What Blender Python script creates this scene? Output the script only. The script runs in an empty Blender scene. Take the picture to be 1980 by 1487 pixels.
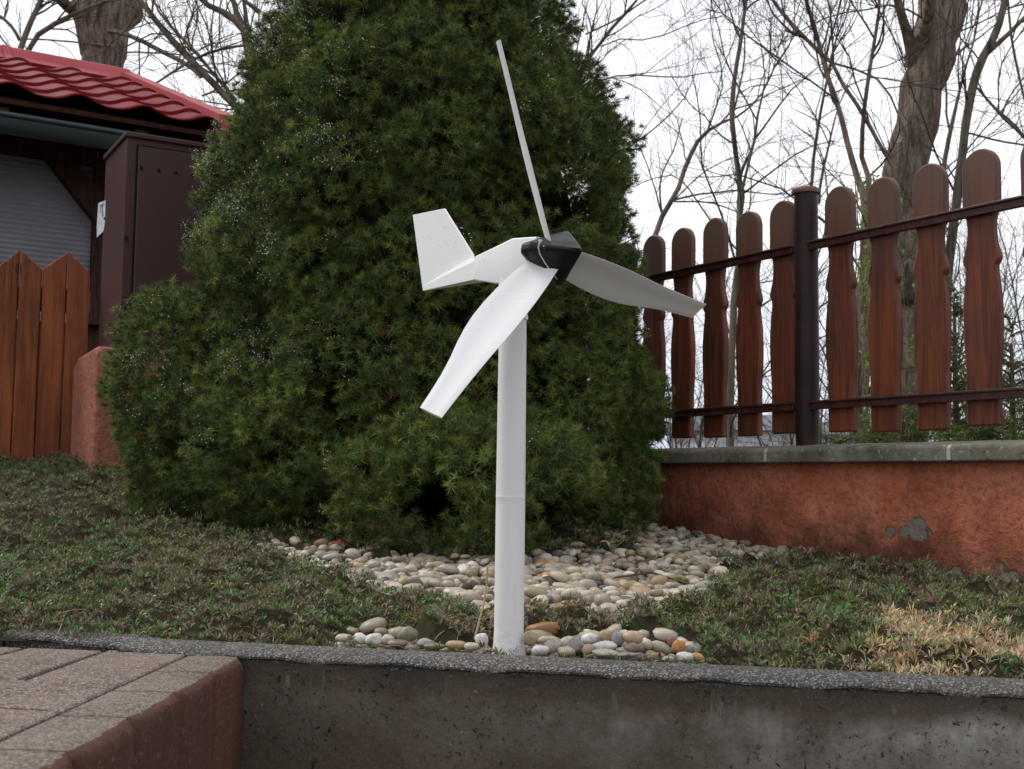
import bpy, bmesh, math, random
import numpy as np
from mathutils import Vector, Matrix
random.seed(5); RNG = np.random.default_rng(5)
SC = bpy.context.scene
COL = SC.collection
# ------------------------------------------------------------------ camera
FPX, PITCH, ROLL = 2310.0, 0.08, 0.0125          # focal length in pixels of the 1980 wide photograph
CAM = np.array([0, 0, .235])
cd = bpy.data.cameras.new('camera'); cam = bpy.data.objects.new('camera', cd); COL.objects.link(cam)
cam.matrix_world = Matrix.Translation(Vector(CAM)) @ Matrix.Rotation(math.pi/2 + PITCH, 4, 'X') @ Matrix.Rotation(ROLL, 4, 'Z')
cd.sensor_width = 36; cd.lens = 36*FPX/1980; cd.clip_start = .05; cd.clip_end = 600
cd.dof.use_dof = True; cd.dof.focus_distance = 2.1; cd.dof.aperture_fstop = 16
SC.camera = cam
# ------------------------------------------------------------------ sky, sun, exposure
SUN_EL, SUN_AZ = math.radians(52), math.radians(-62)      # azimuth from +Y, negative = to the left
W = bpy.data.worlds.new('World'); SC.world = W; W.use_nodes = True
nt = W.node_tree; nt.nodes.clear()
def wn(t, **k):
    n = nt.nodes.new(t)
    for a, b in k.items(): setattr(n, a, b)
    return n
sky = wn('ShaderNodeTexSky', sky_type='NISHITA', sun_disc=False, sun_elevation=SUN_EL, sun_rotation=SUN_AZ)
tc = wn('ShaderNodeTexCoord'); mp = wn('ShaderNodeMapping'); mp.inputs['Scale'].default_value = (1, 1, 3)
no = wn('ShaderNodeTexNoise'); no.inputs['Scale'].default_value = 1.6; no.inputs['Detail'].default_value = 4; no.inputs['Roughness'].default_value = .45
rp = wn('ShaderNodeValToRGB')
rp.color_ramp.elements[0].position = .35; rp.color_ramp.elements[0].color = (8.6, 9.0, 10.0, 1)
rp.color_ramp.elements[1].position = .56; rp.color_ramp.elements[1].color = (12.4, 12.5, 12.9, 1)
sp = wn('ShaderNodeSeparateXYZ')
mr = wn('ShaderNodeMapRange'); mr.inputs[1].default_value = -.02; mr.inputs[2].default_value = .22; mr.inputs[3].default_value = 0.0; mr.inputs[4].default_value = 1
low = wn('ShaderNodeMixRGB'); low.inputs[1].default_value = (7.8, 8.6, 10.2, 1)
mx = wn('ShaderNodeMixRGB'); mx.inputs[0].default_value = .93
bg = wn('ShaderNodeBackground'); bg.inputs[1].default_value = .1; wo = wn('ShaderNodeOutputWorld')
L = nt.links.new
L(tc.outputs['Generated'], mp.inputs[0]); L(mp.outputs[0], no.inputs[0]); L(no.outputs[0], rp.inputs[0])
L(tc.outputs['Generated'], sp.inputs[0]); L(sp.outputs[2], mr.inputs[0]); L(mr.outputs[0], low.inputs[0]); L(rp.outputs[0], low.inputs[2])
L(sky.outputs[0], mx.inputs[1]); L(low.outputs[0], mx.inputs[2]); L(mx.outputs[0], bg.inputs[0]); L(bg.outputs[0], wo.inputs[0])
sl = bpy.data.lights.new('sun', 'SUN'); sl.energy = 2.4; sl.angle = math.radians(20); sl.color = (1, .97, .92)
so = bpy.data.objects.new('sun', sl); COL.objects.link(so)
sd = Vector((math.sin(SUN_AZ)*math.cos(SUN_EL), math.cos(SUN_AZ)*math.cos(SUN_EL), math.sin(SUN_EL)))
so.rotation_euler = sd.to_track_quat('Z', 'Y').to_euler(); so.location = (-3, 2, 6)
SC.view_settings.view_transform = 'Standard'; SC.view_settings.look = 'None'; SC.view_settings.gamma = 1
SC.view_settings.use_curve_mapping = False; SC.view_settings.exposure = .05
SC.render.engine = 'CYCLES'
SC.cycles.max_bounces = 6; SC.cycles.transparent_max_bounces = 4

# ------------------------------------------------------------------ picture <-> place
_F = np.array([0, math.cos(PITCH), math.sin(PITCH)]); _U = np.array([0, -math.sin(PITCH), math.cos(PITCH)]); _R = np.array([1., 0, 0])
_R, _U = _R*math.cos(ROLL) + _U*math.sin(ROLL), _U*math.cos(ROLL) - _R*math.sin(ROLL)
def at(x, y, Y):
    d = _F*FPX + _R*(x-990) - _U*(y-743.5); return CAM + d*(Y/d[1])
def proj(P):
    d = np.asarray(P, float) - CAM; w = d@_F
    return np.stack([990 + FPX*(d@_R)/w, 743.5 - FPX*(d@_U)/w], -1)
def kerb_back(X): return 1.635 - .23*X
def soil_z(X, Y):
    X = np.asarray(X, float); Y = np.asarray(Y, float)
    s = np.clip(.09 - np.where(X > 0, .065, .035)*X, .02, .134); t = np.clip(Y - kerb_back(X), 0, None)
    return -.012 + s*np.minimum(t, 2.6)
def ground_at(x, y):
    lo, hi = 1.3, 9.0
    for _ in range(40):
        m = (lo+hi)/2; p = at(x, y, m)
        if p[2] > soil_z(p[0], p[1]): lo = m
        else: hi = m
    return at(x, y, lo)
def inpoly(P, poly):
    x, y = P[..., 0], P[..., 1]; c = np.zeros(x.shape, bool); n = len(poly)
    for i in range(n):
        x1, y1 = poly[i]; x2, y2 = poly[i-1]
        if y1 == y2: continue
        c ^= ((y1 > y) != (y2 > y)) & (x < (x2-x1)*(y-y1)/(y2-y1) + x1)
    return c
def fbm(X, Y, f, seed=0, o=4):
    r = np.random.default_rng(seed); v = 0; a = 1; t = 0
    for _ in range(o):
        for _k in range(3):
            th = r.uniform(0, 6.283); ph = r.uniform(0, 6.283); g = f*r.uniform(.7, 1.3)
            v = v + a*np.sin((X*math.cos(th)+Y*math.sin(th))*g*6.283 + ph); t += a*a
        a *= .6; f *= 1.9
    return v/math.sqrt(t)

# ------------------------------------------------------------------ materials
class NM:
    def __init__(s, name, rough=.6, spec=.4):
        s.m = bpy.data.materials.new(name); s.m.use_nodes = True; s.t = s.m.node_tree
        s.b = s.t.nodes['Principled BSDF']; s.b.inputs['Roughness'].default_value = rough
        s.b.inputs['Specular IOR Level'].default_value = spec*.6; s._tc = None; s.h = None
    def n(s, t, **k):
        q = s.t.nodes.new(t)
        for a, b in k.items(): setattr(q, a, b)
        return q
    def l(s, a, b): s.t.links.new(a, b)
    def co(s, scale=(1, 1, 1), rz=0):
        if s._tc is None: s._tc = s.n('ShaderNodeTexCoord')
        m = s.n('ShaderNodeMapping'); m.inputs['Scale'].default_value = scale; m.inputs['Rotation'].default_value = (0, 0, rz)
        s.l(s._tc.outputs['Object'], m.inputs[0]); return m.outputs[0]
    def noise(s, sc, det=4, ro=.5, scale=(1, 1, 1), rz=0, dist=0):
        q = s.n('ShaderNodeTexNoise'); q.inputs['Scale'].default_value = sc; q.inputs['Detail'].default_value = det
        q.inputs['Roughness'].default_value = ro; q.inputs['Distortion'].default_value = dist
        s.l(s.co(scale, rz), q.inputs[0]); return q.outputs[0]
    def voro(s, sc, feat='F1', out=0, scale=(1, 1, 1)):
        q = s.n('ShaderNodeTexVoronoi', feature=feat); q.inputs['Scale'].default_value = sc
        s.l(s.co(scale), q.inputs[0]); return q.outputs[out]
    def ramp(s, v, stops):
        q = s.n('ShaderNodeValToRGB'); e = q.color_ramp.elements
        while len(e) < len(stops): e.new(.5)
        for i, (p, c) in enumerate(stops):
            e[i].position = p; e[i].color = tuple(c)+(1,) if hasattr(c, '__len__') else (c, c, c, 1)
        s.l(v, q.inputs[0]); return q.outputs[0]
    def mix(s, f, a, b, mode='MIX'):
        q = s.n('ShaderNodeMixRGB', blend_type=mode)
        for i, v in enumerate((f, a, b)):
            if hasattr(v, 'is_output'): s.l(v, q.inputs[i])
            else: q.inputs[i].default_value = v if (i == 0) else tuple(v)+(1,)
        return q.outputs[0]
    def math(s, op, a, b=0):
        q = s.n('ShaderNodeMath', operation=op)
        for i, v in enumerate((a, b)):
            if hasattr(v, 'is_output'): s.l(v, q.inputs[i])
            else: q.inputs[i].default_value = v
        return q.outputs[0]
    def attr(s, name='Col'):
        q = s.n('ShaderNodeAttribute', attribute_name=name); return q.outputs[0]
    def col(s, c):
        if hasattr(c, 'is_output'): s.l(c, s.b.inputs['Base Color'])
        else: s.b.inputs['Base Color'].default_value = tuple(c)+(1,)
        return s
    def rough(s, v): s.l(v, s.b.inputs['Roughness']); return s
    def bump(s, h, dist=.002, st=1.0):
        q = s.n('ShaderNodeBump'); q.inputs['Distance'].default_value = dist; q.inputs['Strength'].default_value = st
        s.l(h, q.inputs['Height'])
        if s.h is not None: s.l(s.h, q.inputs['Normal'])
        s.h = q.outputs[0]; s.l(s.h, s.b.inputs['Normal']); return s

M = {}
def plastic(name, c, rough, layer=700):
    a = NM(name, rough, .35); a.col(a.mix(a.noise(9, 3), c, tuple(v*.93 for v in c)))
    a.bump(a.noise(layer, 1, scale=(.02, .02, 1)), .0003, .5).bump(a.noise(60, 3), .0006, .25)
    a.rough(a.ramp(a.noise(40, 3), [(.3, rough-.1), (.7, rough+.1)])); return a.m
M['white'] = plastic('white_plastic', (.80, .80, .79), .48)
a = NM('white_pipe', .42, .35); c = a.mix(a.noise(9, 3), (.74, .735, .73), (.69, .68, .665))
sp1 = a.n('ShaderNodeSeparateXYZ'); a.l(a.co(), sp1.inputs[0])
dirt = a.math('MULTIPLY', a.ramp(a.math('SUBTRACT', .11, a.math('ADD', sp1.outputs[2], a.math('MULTIPLY', a.noise(50, 4), .08))), [(.0, 0), (.09, 1)]), a.ramp(a.noise(120, 5, .7), [(.45, 0), (.62, .35)]))
c = a.mix(dirt, c, (.22, .17, .12)); c = a.mix(a.ramp(a.noise(26, 5, .7, scale=(1, 1, .1)), [(.60, 0), (.75, .35)]), c, (.45, .43, .38)); a.col(c); a.bump(a.noise(60, 3), .0005, .25); M['pole'] = a.m
M['black'] = plastic('black_plastic', (.010, .010, .012), .38)
a = NM('white_wire', .35); a.col((.75, .75, .75)); M['wire'] = a.m
a = NM('screw_steel', .3); a.col((.05, .05, .055)); a.b.inputs['Metallic'].default_value = .8; M['screw'] = a.m

def foliage(name, rough=.45, trans=.18, spec=.4):
    a = NM(name, rough, spec); c = a.attr(); a.col(c)
    tr = a.n('ShaderNodeBsdfTranslucent'); a.l(c, tr.inputs[0]); ms = a.n('ShaderNodeMixShader'); ms.inputs[0].default_value = trans
    a.l(a.b.outputs[0], ms.inputs[1]); a.l(tr.outputs[0], ms.inputs[2]); a.l(ms.outputs[0], a.t.nodes['Material Output'].inputs[0]); return a.m
M['needle'] = foliage('spruce_needles', .5, .2, .35)
M['cover'] = foliage('ground_cover_leaves', .45, .15, .5)
M['thuja'] = foliage('thuja_sprays', .55, .25)
M['leaflet'] = foliage('young_leaves', .5, .35)
a = NM('water', .06, 1.0); a.col((.9, .93, .95)); a.b.inputs['Transmission Weight'].default_value = .25; M['water'] = a.m
a = NM('drop', .12, .6); a.col((.85, .86, .87)); M['drop'] = a.m
a = NM('spruce_shade_core', .9, .1); a.col(a.mix(a.noise(30), (.006, .008, .004), (.02, .014, .009))); a.bump(a.noise(40), .03); M['core'] = a.m  # near-black colour for the added light-blocking core inside the spruce
a = NM('twig_bark', .85, .2); a.col(a.mix(a.noise(60), (.07, .045, .03), (.13, .085, .06))); M['twig'] = a.m
def bark(name, c1, c2, moss, sc=9, dist=.03):
    a = NM(name, .9, .15)
    n1 = a.noise(sc, 7, .72, scale=(1, 1, .13), dist=.35)
    c = a.ramp(n1, [(.38, tuple(v*.35 for v in c1)), (.5, c1), (.68, c2)])
    c = a.mix(a.ramp(a.noise(1.7, 5, .6), [(.52, 0), (.66, .7)]), c, moss)
    a.col(c).bump(n1, dist); return a.m
M['bark_big'] = bark('furrowed_bark', (.25, .19, .15), (.45, .36, .29), (.075, .075, .035), 27, .06)
M['bark_thin'] = bark('smooth_bark', (.13, .112, .085), (.20, .17, .135), (.075, .08, .045), 16, .006)
a = NM('twig_wood', .85, .2); a.col(a.mix(a.noise(3), (.05, .038, .032), (.105, .085, .07))); M['twigs'] = a.m
a = NM('vine_bark', .8, .2); a.col(a.mix(a.noise(20), (.12, .095, .06), (.22, .18, .12))); M['vine'] = a.m

def wood(name, base, dark, glaze, grain=(1, 1, .06), sc=60, rough=.45):
    a = NM(name, rough, .35)
    g = a.noise(sc, 5, .65, scale=grain, dist=.8)
    blot = a.ramp(a.noise(7, 4, .6, scale=(1, 1, .5)), [(.36, 0), (.62, 1)])
    c = a.mix(blot, base, glaze)
    c = a.mix(a.ramp(g, [(.35, .85), (.58, 0)]), c, dark)
    kn_ = a.voro(5.5, scale=(1, 1, .55)); c = a.mix(a.ramp(kn_, [(.055, .9), (.085, 0)]), c, tuple(q*.6 for q in dark))
    a.col(c).bump(g, .0016).rough(a.ramp(g, [(.3, rough+.2), (.7, rough-.05)])); return a
a = wood('picket_stain', (.115, .040, .024), (.048, .020, .013), (.20, .052, .020))
oi = a.n('ShaderNodeObjectInfo')
grey = a.noise(5, 4, scale=(1, 1, .35))
sepz = a.n('ShaderNodeSeparateXYZ'); a.l(a._tc.outputs['Object'], sepz.inputs[0])
topm = a.math('MULTIPLY', a.ramp(a.math('ADD', sepz.outputs[2], a.math('MULTIPLY', grey, .25)), [(.56, 0), (.72, .8)]), 1)
old = a.b.inputs['Base Color'].links[0].from_socket
a.col(a.mix(topm, old, (.115, .072, .056))); M['picket'] = a.m
M['gate'] = wood('gate_stain', (.26, .070, .018), (.07, .022, .009), (.17, .042, .013), sc=40, rough=.5).m
M['darkwood'] = wood('dark_beam_stain', (.045, .015, .009), (.012, .006, .005), (.06, .018, .010), rough=.6).m
a = NM('rail_paint', .38, .45); n1 = a.noise(40, 5, .6); a.col(a.mix(a.ramp(n1, [(.5, 0), (.7, 1)]), (.058, .020, .019), (.10, .045, .035))); a.bump(n1, .001); M['rail'] = a.m
a = NM('post_paint', .48, .35); n1 = a.noise(8, 5, .6); a.col(a.mix(a.ramp(n1, [(.4, 0), (.65, 1)]), (.016, .009, .010), (.038, .013, .013))); a.bump(a.noise(60), .0006); M['post'] = a.m
a = NM('post_cap', .55, .3); a.col(a.mix(a.noise(40), (.13, .06, .055), (.22, .12, .11))); M['cap'] = a.m

def stucco(name, c1, c2, patches=(), stains=True, zo=.70):
    a = NM(name, .9, .2)
    big = a.noise(3.2, 6, .62); fine = a.noise(75, 5, .7); mid = a.noise(22, 5, .6, scale=(1, 1, 1.15))
    c = a.mix(a.ramp(big, [(.36, 0), (.62, 1)]), c2, c1)
    c = a.mix(a.ramp(fine, [(.35, .55), (.55, 0)]), c, tuple(v*.45 for v in c2))
    sep = a.n('ShaderNodeSeparateXYZ'); a.l(a._tc.outputs['Object'], sep.inputs[0])
    if stains:      # stain drips, and a foot that darkens downwards and to the left
        st = a.noise(5.5, 5, .65, scale=(1, 1, .22))
        c = a.mix(a.ramp(st, [(.52, 0), (.68, .5)]), c, (.10, .045, .030))
        foot = a.math('SUBTRACT', a.math('ADD', a.noise(7, 5, .6), .1), a.math('MULTIPLY', a.math('SUBTRACT', sep.outputs[2], zo), 3.4))
        foot = a.math('ADD', foot, a.math('MULTIPLY', sep.outputs[0], -.35))
        c = a.mix(a.ramp(foot, [(.25, 0), (.62, .8)]), c, (.07, .032, .02))
    pm = None
    for (px, py, pz, r) in patches:
        q = a.n('ShaderNodeVectorMath', operation='DISTANCE'); a.l(a._tc.outputs['Object'], q.inputs[0]); q.inputs[1].default_value = (px, py, pz)
        v = a.math('ADD', a.math('DIVIDE', q.outputs['Value'], r), a.math('MULTIPLY', a.math('SUBTRACT', a.noise(24, 5, .7), .5), 2.4))
        v = a.ramp(v, [(.82, 1), (.98, 0)])
        pm = v if pm is None else a.math('MAXIMUM', pm, v)
    h = a.math('ADD', a.math('MULTIPLY', fine, .5), mid)
    if pm is not None:
        c = a.mix(pm, c, a.mix(fine, (.13, .10, .075), (.33, .29, .24)))
        a.bump(a.math('SUBTRACT', 1, pm), .004)
    vc = a.n('ShaderNodeTexVoronoi', feature='DISTANCE_TO_EDGE'); vc.inputs['Scale'].default_value = 2.6
    dm = a.n('ShaderNodeMixRGB'); dm.inputs[0].default_value = .16; a.l(a.co(), dm.inputs[1])
    nn = a.n('ShaderNodeTexNoise'); nn.inputs['Scale'].default_value = 9; nn.inputs['Detail'].default_value = 5; a.l(a.co(), nn.inputs[0]); a.l(nn.outputs[1], dm.inputs[2]); a.l(dm.outputs[0], vc.inputs[0])
    crack = a.math('MULTIPLY', a.ramp(vc.outputs[0], [(.0, 1), (.010, 0)]), a.ramp(a.noise(2.3, 2), [(.55, 0), (.62, 1)]))
    c = a.mix(crack, c, (.03, .014, .01))
    a.col(c).bump(h, .014).bump(crack, .006, -1); return a
M['coping'] = None
a = NM('coping_stone', .85, .25)
c = a.mix(a.ramp(a.noise(9, 6, .65), [(.35, 0), (.65, 1)]), (.10, .095, .065), (.21, .20, .155))
c = a.mix(a.ramp(a.noise(80, 3), [(.6, 0), (.72, .8)]), c, (.33, .32, .27)); c = a.mix(a.ramp(a.noise(26, 4, .7), [(.33, .8), (.45, 0)]), c, (.035, .032, .022))
a.col(c).bump(a.noise(60, 5), .003); M['coping'] = a.m
# kerb: exposed aggregate
def aggregate(name, dark, pale, sc=330, thr=.35, tint=None):
    a = NM(name, .85, .25)
    v = a.voro(sc, 'F1', 1); d = a.voro(sc, 'F1', 0)
    sepc = a.n('ShaderNodeSeparateColor'); a.l(v, sepc.inputs[0])
    stone = a.ramp(sepc.outputs[0], [(0, tuple(x*.5 for x in dark)), (.45, dark), (.8, tuple((x+y)/2 for x, y in zip(dark, pale))), (1, pale)])
    c = a.mix(a.ramp(d, [(.25, 0), (.75, .8)]), stone, tuple(x*.4 for x in dark))
    c = a.mix(a.ramp(a.noise(7, 6, .65), [(.4, 0), (.7, .6)]), c, tint or tuple(x*.6 for x in dark))
    a.col(c).bump(a.math('SUBTRACT', 1, d), .0018).bump(a.noise(14, 4), .004); return a
M['kerb'] = aggregate('kerb_aggregate', (.105, .098, .092), (.42, .39, .36), 400, tint=(.07, .066, .06)).m
a = aggregate('paver_concrete', (.155, .118, .10), (.46, .38, .33), 330, tint=(.25, .19, .165)); M['paver'] = a.m
a = aggregate('cap_concrete', (.165, .135, .11), (.38, .33, .29), 340, tint=(.215, .18, .15)); M['capstone'] = a.m
M['grit'] = NM('joint_grit', .95, .1).col((.035, .030, .026)).m
a = NM('brick_red_concrete', .85, .25)
c = a.mix(a.ramp(a.noise(6, 5, .6), [(.35, 0), (.7, 1)]), (.095, .040, .028), (.055, .032, .025))
c = a.mix(a.ramp(a.noise(160, 3, .7), [(.58, 0), (.7, .6)]), c, (.22, .13, .09)); a.col(c).bump(a.noise(120, 4), .002); M['block'] = a.m
# retaining wall concrete
a = NM('wall_concrete', .8, .3)
big = a.noise(4.5, 6, .65); c = a.mix(a.ramp(big, [(.35, 0), (.65, 1)]), (.072, .052, .036), (.122, .094, .068))
pit = a.noise(125, 4, .8, dist=.5); pits = a.ramp(pit, [(.375, 1), (.415, 0)])
pits = a.math('MULTIPLY', pits, a.ramp(a.noise(7, 3), [(.38, .15), (.5, 1)]))
sep = a.n('ShaderNodeSeparateXYZ'); a.l(a._tc.outputs['Object'], sep.inputs[0])
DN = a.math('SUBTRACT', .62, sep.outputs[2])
band = a.math('ADD', DN, a.math('MULTIPLY', a.noise(4, 5, .6), .10))   # lime bloom below the kerb
bloom = a.ramp(band, [(.090, 0), (.115, 1), (.15, .5), (.20, 0)])
bloom = a.math('MULTIPLY', bloom, a.ramp(a.noise(4.5, 6, .65), [(.36, 0), (.56, 1)]))
bloom = a.math('MULTIPLY', bloom, a.ramp(a.noise(60, 5, .7, scale=(1, 1, .5)), [(.3, .35), (.6, 1)]))
bloom = a.math('MULTIPLY', bloom, a.ramp(a.math('ADD', sep.outputs[0], .55), [(.10, .2), (.50, 1)]))
c = a.mix(a.math('MULTIPLY', bloom, .85), c, (.36, .35, .325))
drip = a.ramp(a.noise(70, 4, .6, scale=(1, 1, .12)), [(.58, 0), (.68, 1)])
dz = a.ramp(DN, [(.025, 0), (.04, 1), (.07, .9), (.1, 0)])
dd = a.math('MULTIPLY', drip, a.ramp(a.math('ADD', DN, a.math('MULTIPLY', a.noise(30, 2), .05)), [(.045, 0), (.06, 1), (.075, .5), (.10, 0)])); c = a.mix(a.math('MULTIPLY', a.math('MULTIPLY', dd, a.ramp(a.noise(60, 4), [(.35, .2), (.6, 1)])), .6), c, (.30, .285, .26))
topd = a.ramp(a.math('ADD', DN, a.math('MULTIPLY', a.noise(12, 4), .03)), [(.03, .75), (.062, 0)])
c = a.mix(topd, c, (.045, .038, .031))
chips = a.ramp(a.voro(38, 'F1', 0), [(.045, 1), (.075, 0)]); c = a.mix(a.math('MULTIPLY', chips, .7), c, (.30, .26, .22))
c = a.mix(a.ramp(a.noise(330, 2), [(.6, 0), (.75, .4)]), c, (.24, .21, .18))
c = a.mix(pits, c, (.016, .013, .010)); a.col(c).bump(pits, .004, -1).bump(a.noise(90, 4), .002); M['concrete'] = a.m
a = NM('soil', .95, .1); c = a.mix(a.noise(26, 5), (.020, .014, .010), (.050, .034, .022)); c = a.mix(a.ramp(a.noise(34, 4), [(.4, 0), (.6, .8)]), c, (.034, .042, .018)); a.col(c).bump(a.noise(60, 5), .012); M['soil'] = a.m
a = NM('pebble_stone', .42, .4); n1 = a.noise(55, 5, .65, dist=1.5)
c = a.mix(1.0, a.attr(), a.ramp(n1, [(.3, (.62, .57, .52)), (.5, (1, 1, 1)), (.7, (.9, .84, .78))]), 'MULTIPLY')
c = a.mix(a.ramp(a.noise(160, 4, .7), [(.62, 0), (.7, .55)]), c, (.12, .09, .07)); a.col(c).bump(a.noise(140, 3), .0008); M['pebble'] = a.m
a = NM('lower_ground', .95, .1); a.col(a.mix(a.noise(2, 6), (.05, .048, .04), (.085, .08, .06))); M['ground'] = a.m
a = NM('red_tile_steel', .55, .08); c = a.mix(a.ramp(a.noise(11, 5, .65), [(.45, 0), (.75, .8)]), (.135, .005, .009), (.10, .026, .024)); a.col(c).bump(a.noise(90), .0006); M['tile'] = a.m
a = NM('red_flashing', .5, .2); a.col(a.mix(a.noise(5, 4), (.30, .040, .050), (.36, .08, .085))); M['flash'] = a.m
a = NM('gutter_steel', .38, .4); a.col(a.mix(a.noise(8, 4), (.045, .060, .066), (.075, .092, .098))); a.b.inputs['Metallic'].default_value = .25; M['gutter'] = a.m
a = NM('blind_panel', .35, .4); a.col(a.mix(a.noise(2.5, 4, scale=(1, 1, 1)), (.13, .13, .145), (.32, .33, .36))); M['blind'] = a.m
a = NM('cabinet_paint', .45, .35); a.col(a.mix(a.noise(5, 4, scale=(1, 1, .3)), (.058, .027, .027), (.078, .040, .038))); a.bump(a.noise(220), .0003); M['cab'] = a.m
a = NM('cabinet_gap', .8); a.col((.006, .005, .005)); M['gap'] = a.m
a = NM('paper', .6); a.col(a.mix(a.ramp(a.noise(30, 4), [(.5, 0), (.7, 1)]), (.55, .58, .62), (.32, .34, .38))); M['paper'] = a.m
a = NM('ink', .6); a.col((.03, .03, .04)); M['ink'] = a.m
a = NM('dry_leaf', .6); a.col(a.mix(a.noise(60), (.16, .065, .03), (.25, .11, .05))); M['leaf_brown'] = a.m
a = NM('red_leaf', .6); a.col(a.mix(a.noise(60), (.26, .035, .02), (.17, .02, .015))); M['leaf_red'] = a.m
a = NM('moss', .9); a.col(a.mix(a.noise(60), (.20, .20, .03), (.09, .09, .02))); a.bump(a.noise(150), .004); M['moss'] = a.m
a = NM('dry_grass', .7); a.col(a.mix(a.noise(20), (.24, .18, .10), (.38, .30, .19))); M['straw'] = a.m
a = NM('far_render', .9); a.col(a.mix(a.noise(2), (.46, .46, .47), (.56, .55, .55))); M['farwall'] = a.m
a = NM('far_roof', .8); a.col(a.mix(a.noise(3), (.10, .11, .125), (.15, .16, .175))); M['farroof'] = a.m
a = NM('far_glass', .2); a.col((.05, .06, .07)); M['farglass'] = a.m

# ------------------------------------------------------------------ mesh building
ORG = {}
def tag(o, label=None, cat=None, group=None, kind=None):
    if label: o['label'] = label
    if cat: o['category'] = cat
    if group: o['group'] = group
    if kind: o['kind'] = kind
    return o
def empty(name, loc, label, cat, group=None):
    o = bpy.data.objects.new(name, None); COL.objects.link(o); o.location = loc; o.empty_display_size = .05
    ORG[o] = np.array(loc, float); return tag(o, label, cat, group)
def link(name, me, mat, parent=None, origin=None):
    o = bpy.data.objects.new(name, me); COL.objects.link(o)
    if mat: me.materials.append(mat)
    if parent is not None:
        o.parent = parent; ORG[o] = ORG[parent]
    else:
        ORG[o] = np.zeros(3) if origin is None else np.array(origin, float); o.location = ORG[o]
    return o
def npmesh(name, V, F, mat, parent=None, origin=None, col=None, smooth=False):
    """V (n,3), F (m,k) one face size"""
    V = np.asarray(V, float); F = np.asarray(F, np.int32); k = F.shape[1]; m = len(F)
    org = ORG[parent] if parent is not None else (np.zeros(3) if origin is None else np.array(origin, float))
    me = bpy.data.meshes.new(name); me.vertices.add(len(V)); me.vertices.foreach_set('co', (V-org).astype(np.float32).ravel())
    me.loops.add(m*k); me.loops.foreach_set('vertex_index', F.ravel()); me.polygons.add(m)
    me.polygons.foreach_set('loop_start', np.arange(m, dtype=np.int32)*k); me.polygons.foreach_set('loop_total', np.full(m, k, np.int32))
    if smooth: me.polygons.foreach_set('use_smooth', np.ones(m, bool))
    if col is not None:
        ca = me.color_attributes.new('Col', 'FLOAT_COLOR', 'POINT'); c4 = np.ones((len(V), 4), np.float32); c4[:, :3] = col
        ca.data.foreach_set('color', c4.ravel())
    me.update(calc_edges=True); me.validate()
    return link(name, me, mat, parent, origin)
class MB:
    def __init__(s): s.v = []; s.f = []
    def add(s, V, F):
        o = len(s.v); s.v += [tuple(map(float, p)) for p in V]; s.f += [tuple(i+o for i in f) for f in F]; return s
    def box(s, o, ax, ay, az):
        """corner/centre-free: o + u*ax + v*ay + w*az, u,v,w in [0,1]"""
        o, ax, ay, az = (np.array(q, float) for q in (o, ax, ay, az))
        V = [o+ax*i+ay*j+az*k for k in (0, 1) for j in (0, 1) for i in (0, 1)]
        F = [(0, 2, 3, 1), (4, 5, 7, 6), (0, 1, 5, 4), (2, 6, 7, 3), (0, 4, 6, 2), (1, 3, 7, 5)]
        if np.dot(np.cross(ax, ay), az) < 0: F = [f[::-1] for f in F]
        return s.add(V, F)
    def prism(s, out, o, ax, ay, th):
        """outline (u,v) in frame ax, ay; extruded by vector th"""
        o, ax, ay, th = (np.array(q, float) for q in (o, ax, ay, th)); n = len(out)
        A = [o+ax*u+ay*v for u, v in out]; V = A + [p+th for p in A]
        F = [tuple(range(n))[::-1], tuple(range(n, 2*n))] + [(i, (i+1) % n, n+(i+1) % n, n+i) for i in range(n)]
        return s.add(V, F)
    def tube(s, P, R, n=10, caps=True):
        P = [Vector(map(float, p)) for p in P]; R = list(R) if hasattr(R, '__len__') else [R]*len(P); V = []; F = []
        t0 = (P[1]-P[0]).normalized(); u = t0.orthogonal().normalized()
        for i, p in enumerate(P):
            t = (P[min(i+1, len(P)-1)]-P[max(i-1, 0)]).normalized(); u = (u-t*u.dot(t)).normalized(); w = t.cross(u)
            for k in range(n):
                a_ = 2*math.pi*k/n; V.append(p+(u*math.cos(a_)+w*math.sin(a_))*R[i])
        for i in range(len(P)-1):
            for k in range(n): F.append((i*n+k, i*n+(k+1) % n, (i+1)*n+(k+1) % n, (i+1)*n+k))
        if caps: F += [tuple(range(n))[::-1], tuple(range((len(P)-1)*n, len(P)*n))]
        return s.add(V, F)
    def build(s, name, mat, parent=None, origin=None, smooth=False, bevel=0, seg=2):
        org = ORG[parent] if parent is not None else (np.zeros(3) if origin is None else np.array(origin, float))
        me = bpy.data.meshes.new(name); me.from_pydata([tuple(np.array(p)-org) for p in s.v], [], s.f); me.update()
        o = link(name, me, mat, parent, origin)
        if smooth is True:
            for p in me.polygons: p.use_smooth = True
        elif smooth:
            me.shade_flat()
            for p in me.polygons: p.use_smooth = True
            bm = bmesh.new(); bm.from_mesh(me)
            for e in bm.edges:
                if len(e.link_faces) == 2 and e.calc_face_angle(0) > smooth: e.smooth = False
            bm.to_mesh(me); bm.free()
        if bevel:
            b = o.modifiers.new('bevel', 'BEVEL'); b.width = bevel; b.segments = seg; b.limit_method = 'ANGLE'; b.angle_limit = .6
        return o
def nrm(v): v = np.asarray(v, float); return v/np.maximum(np.linalg.norm(v, axis=-1, keepdims=True), 1e-9)
def rand_perp(d):
    r = RNG.normal(size=d.shape); return nrm(r - d*np.sum(r*d, -1, keepdims=True))
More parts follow.
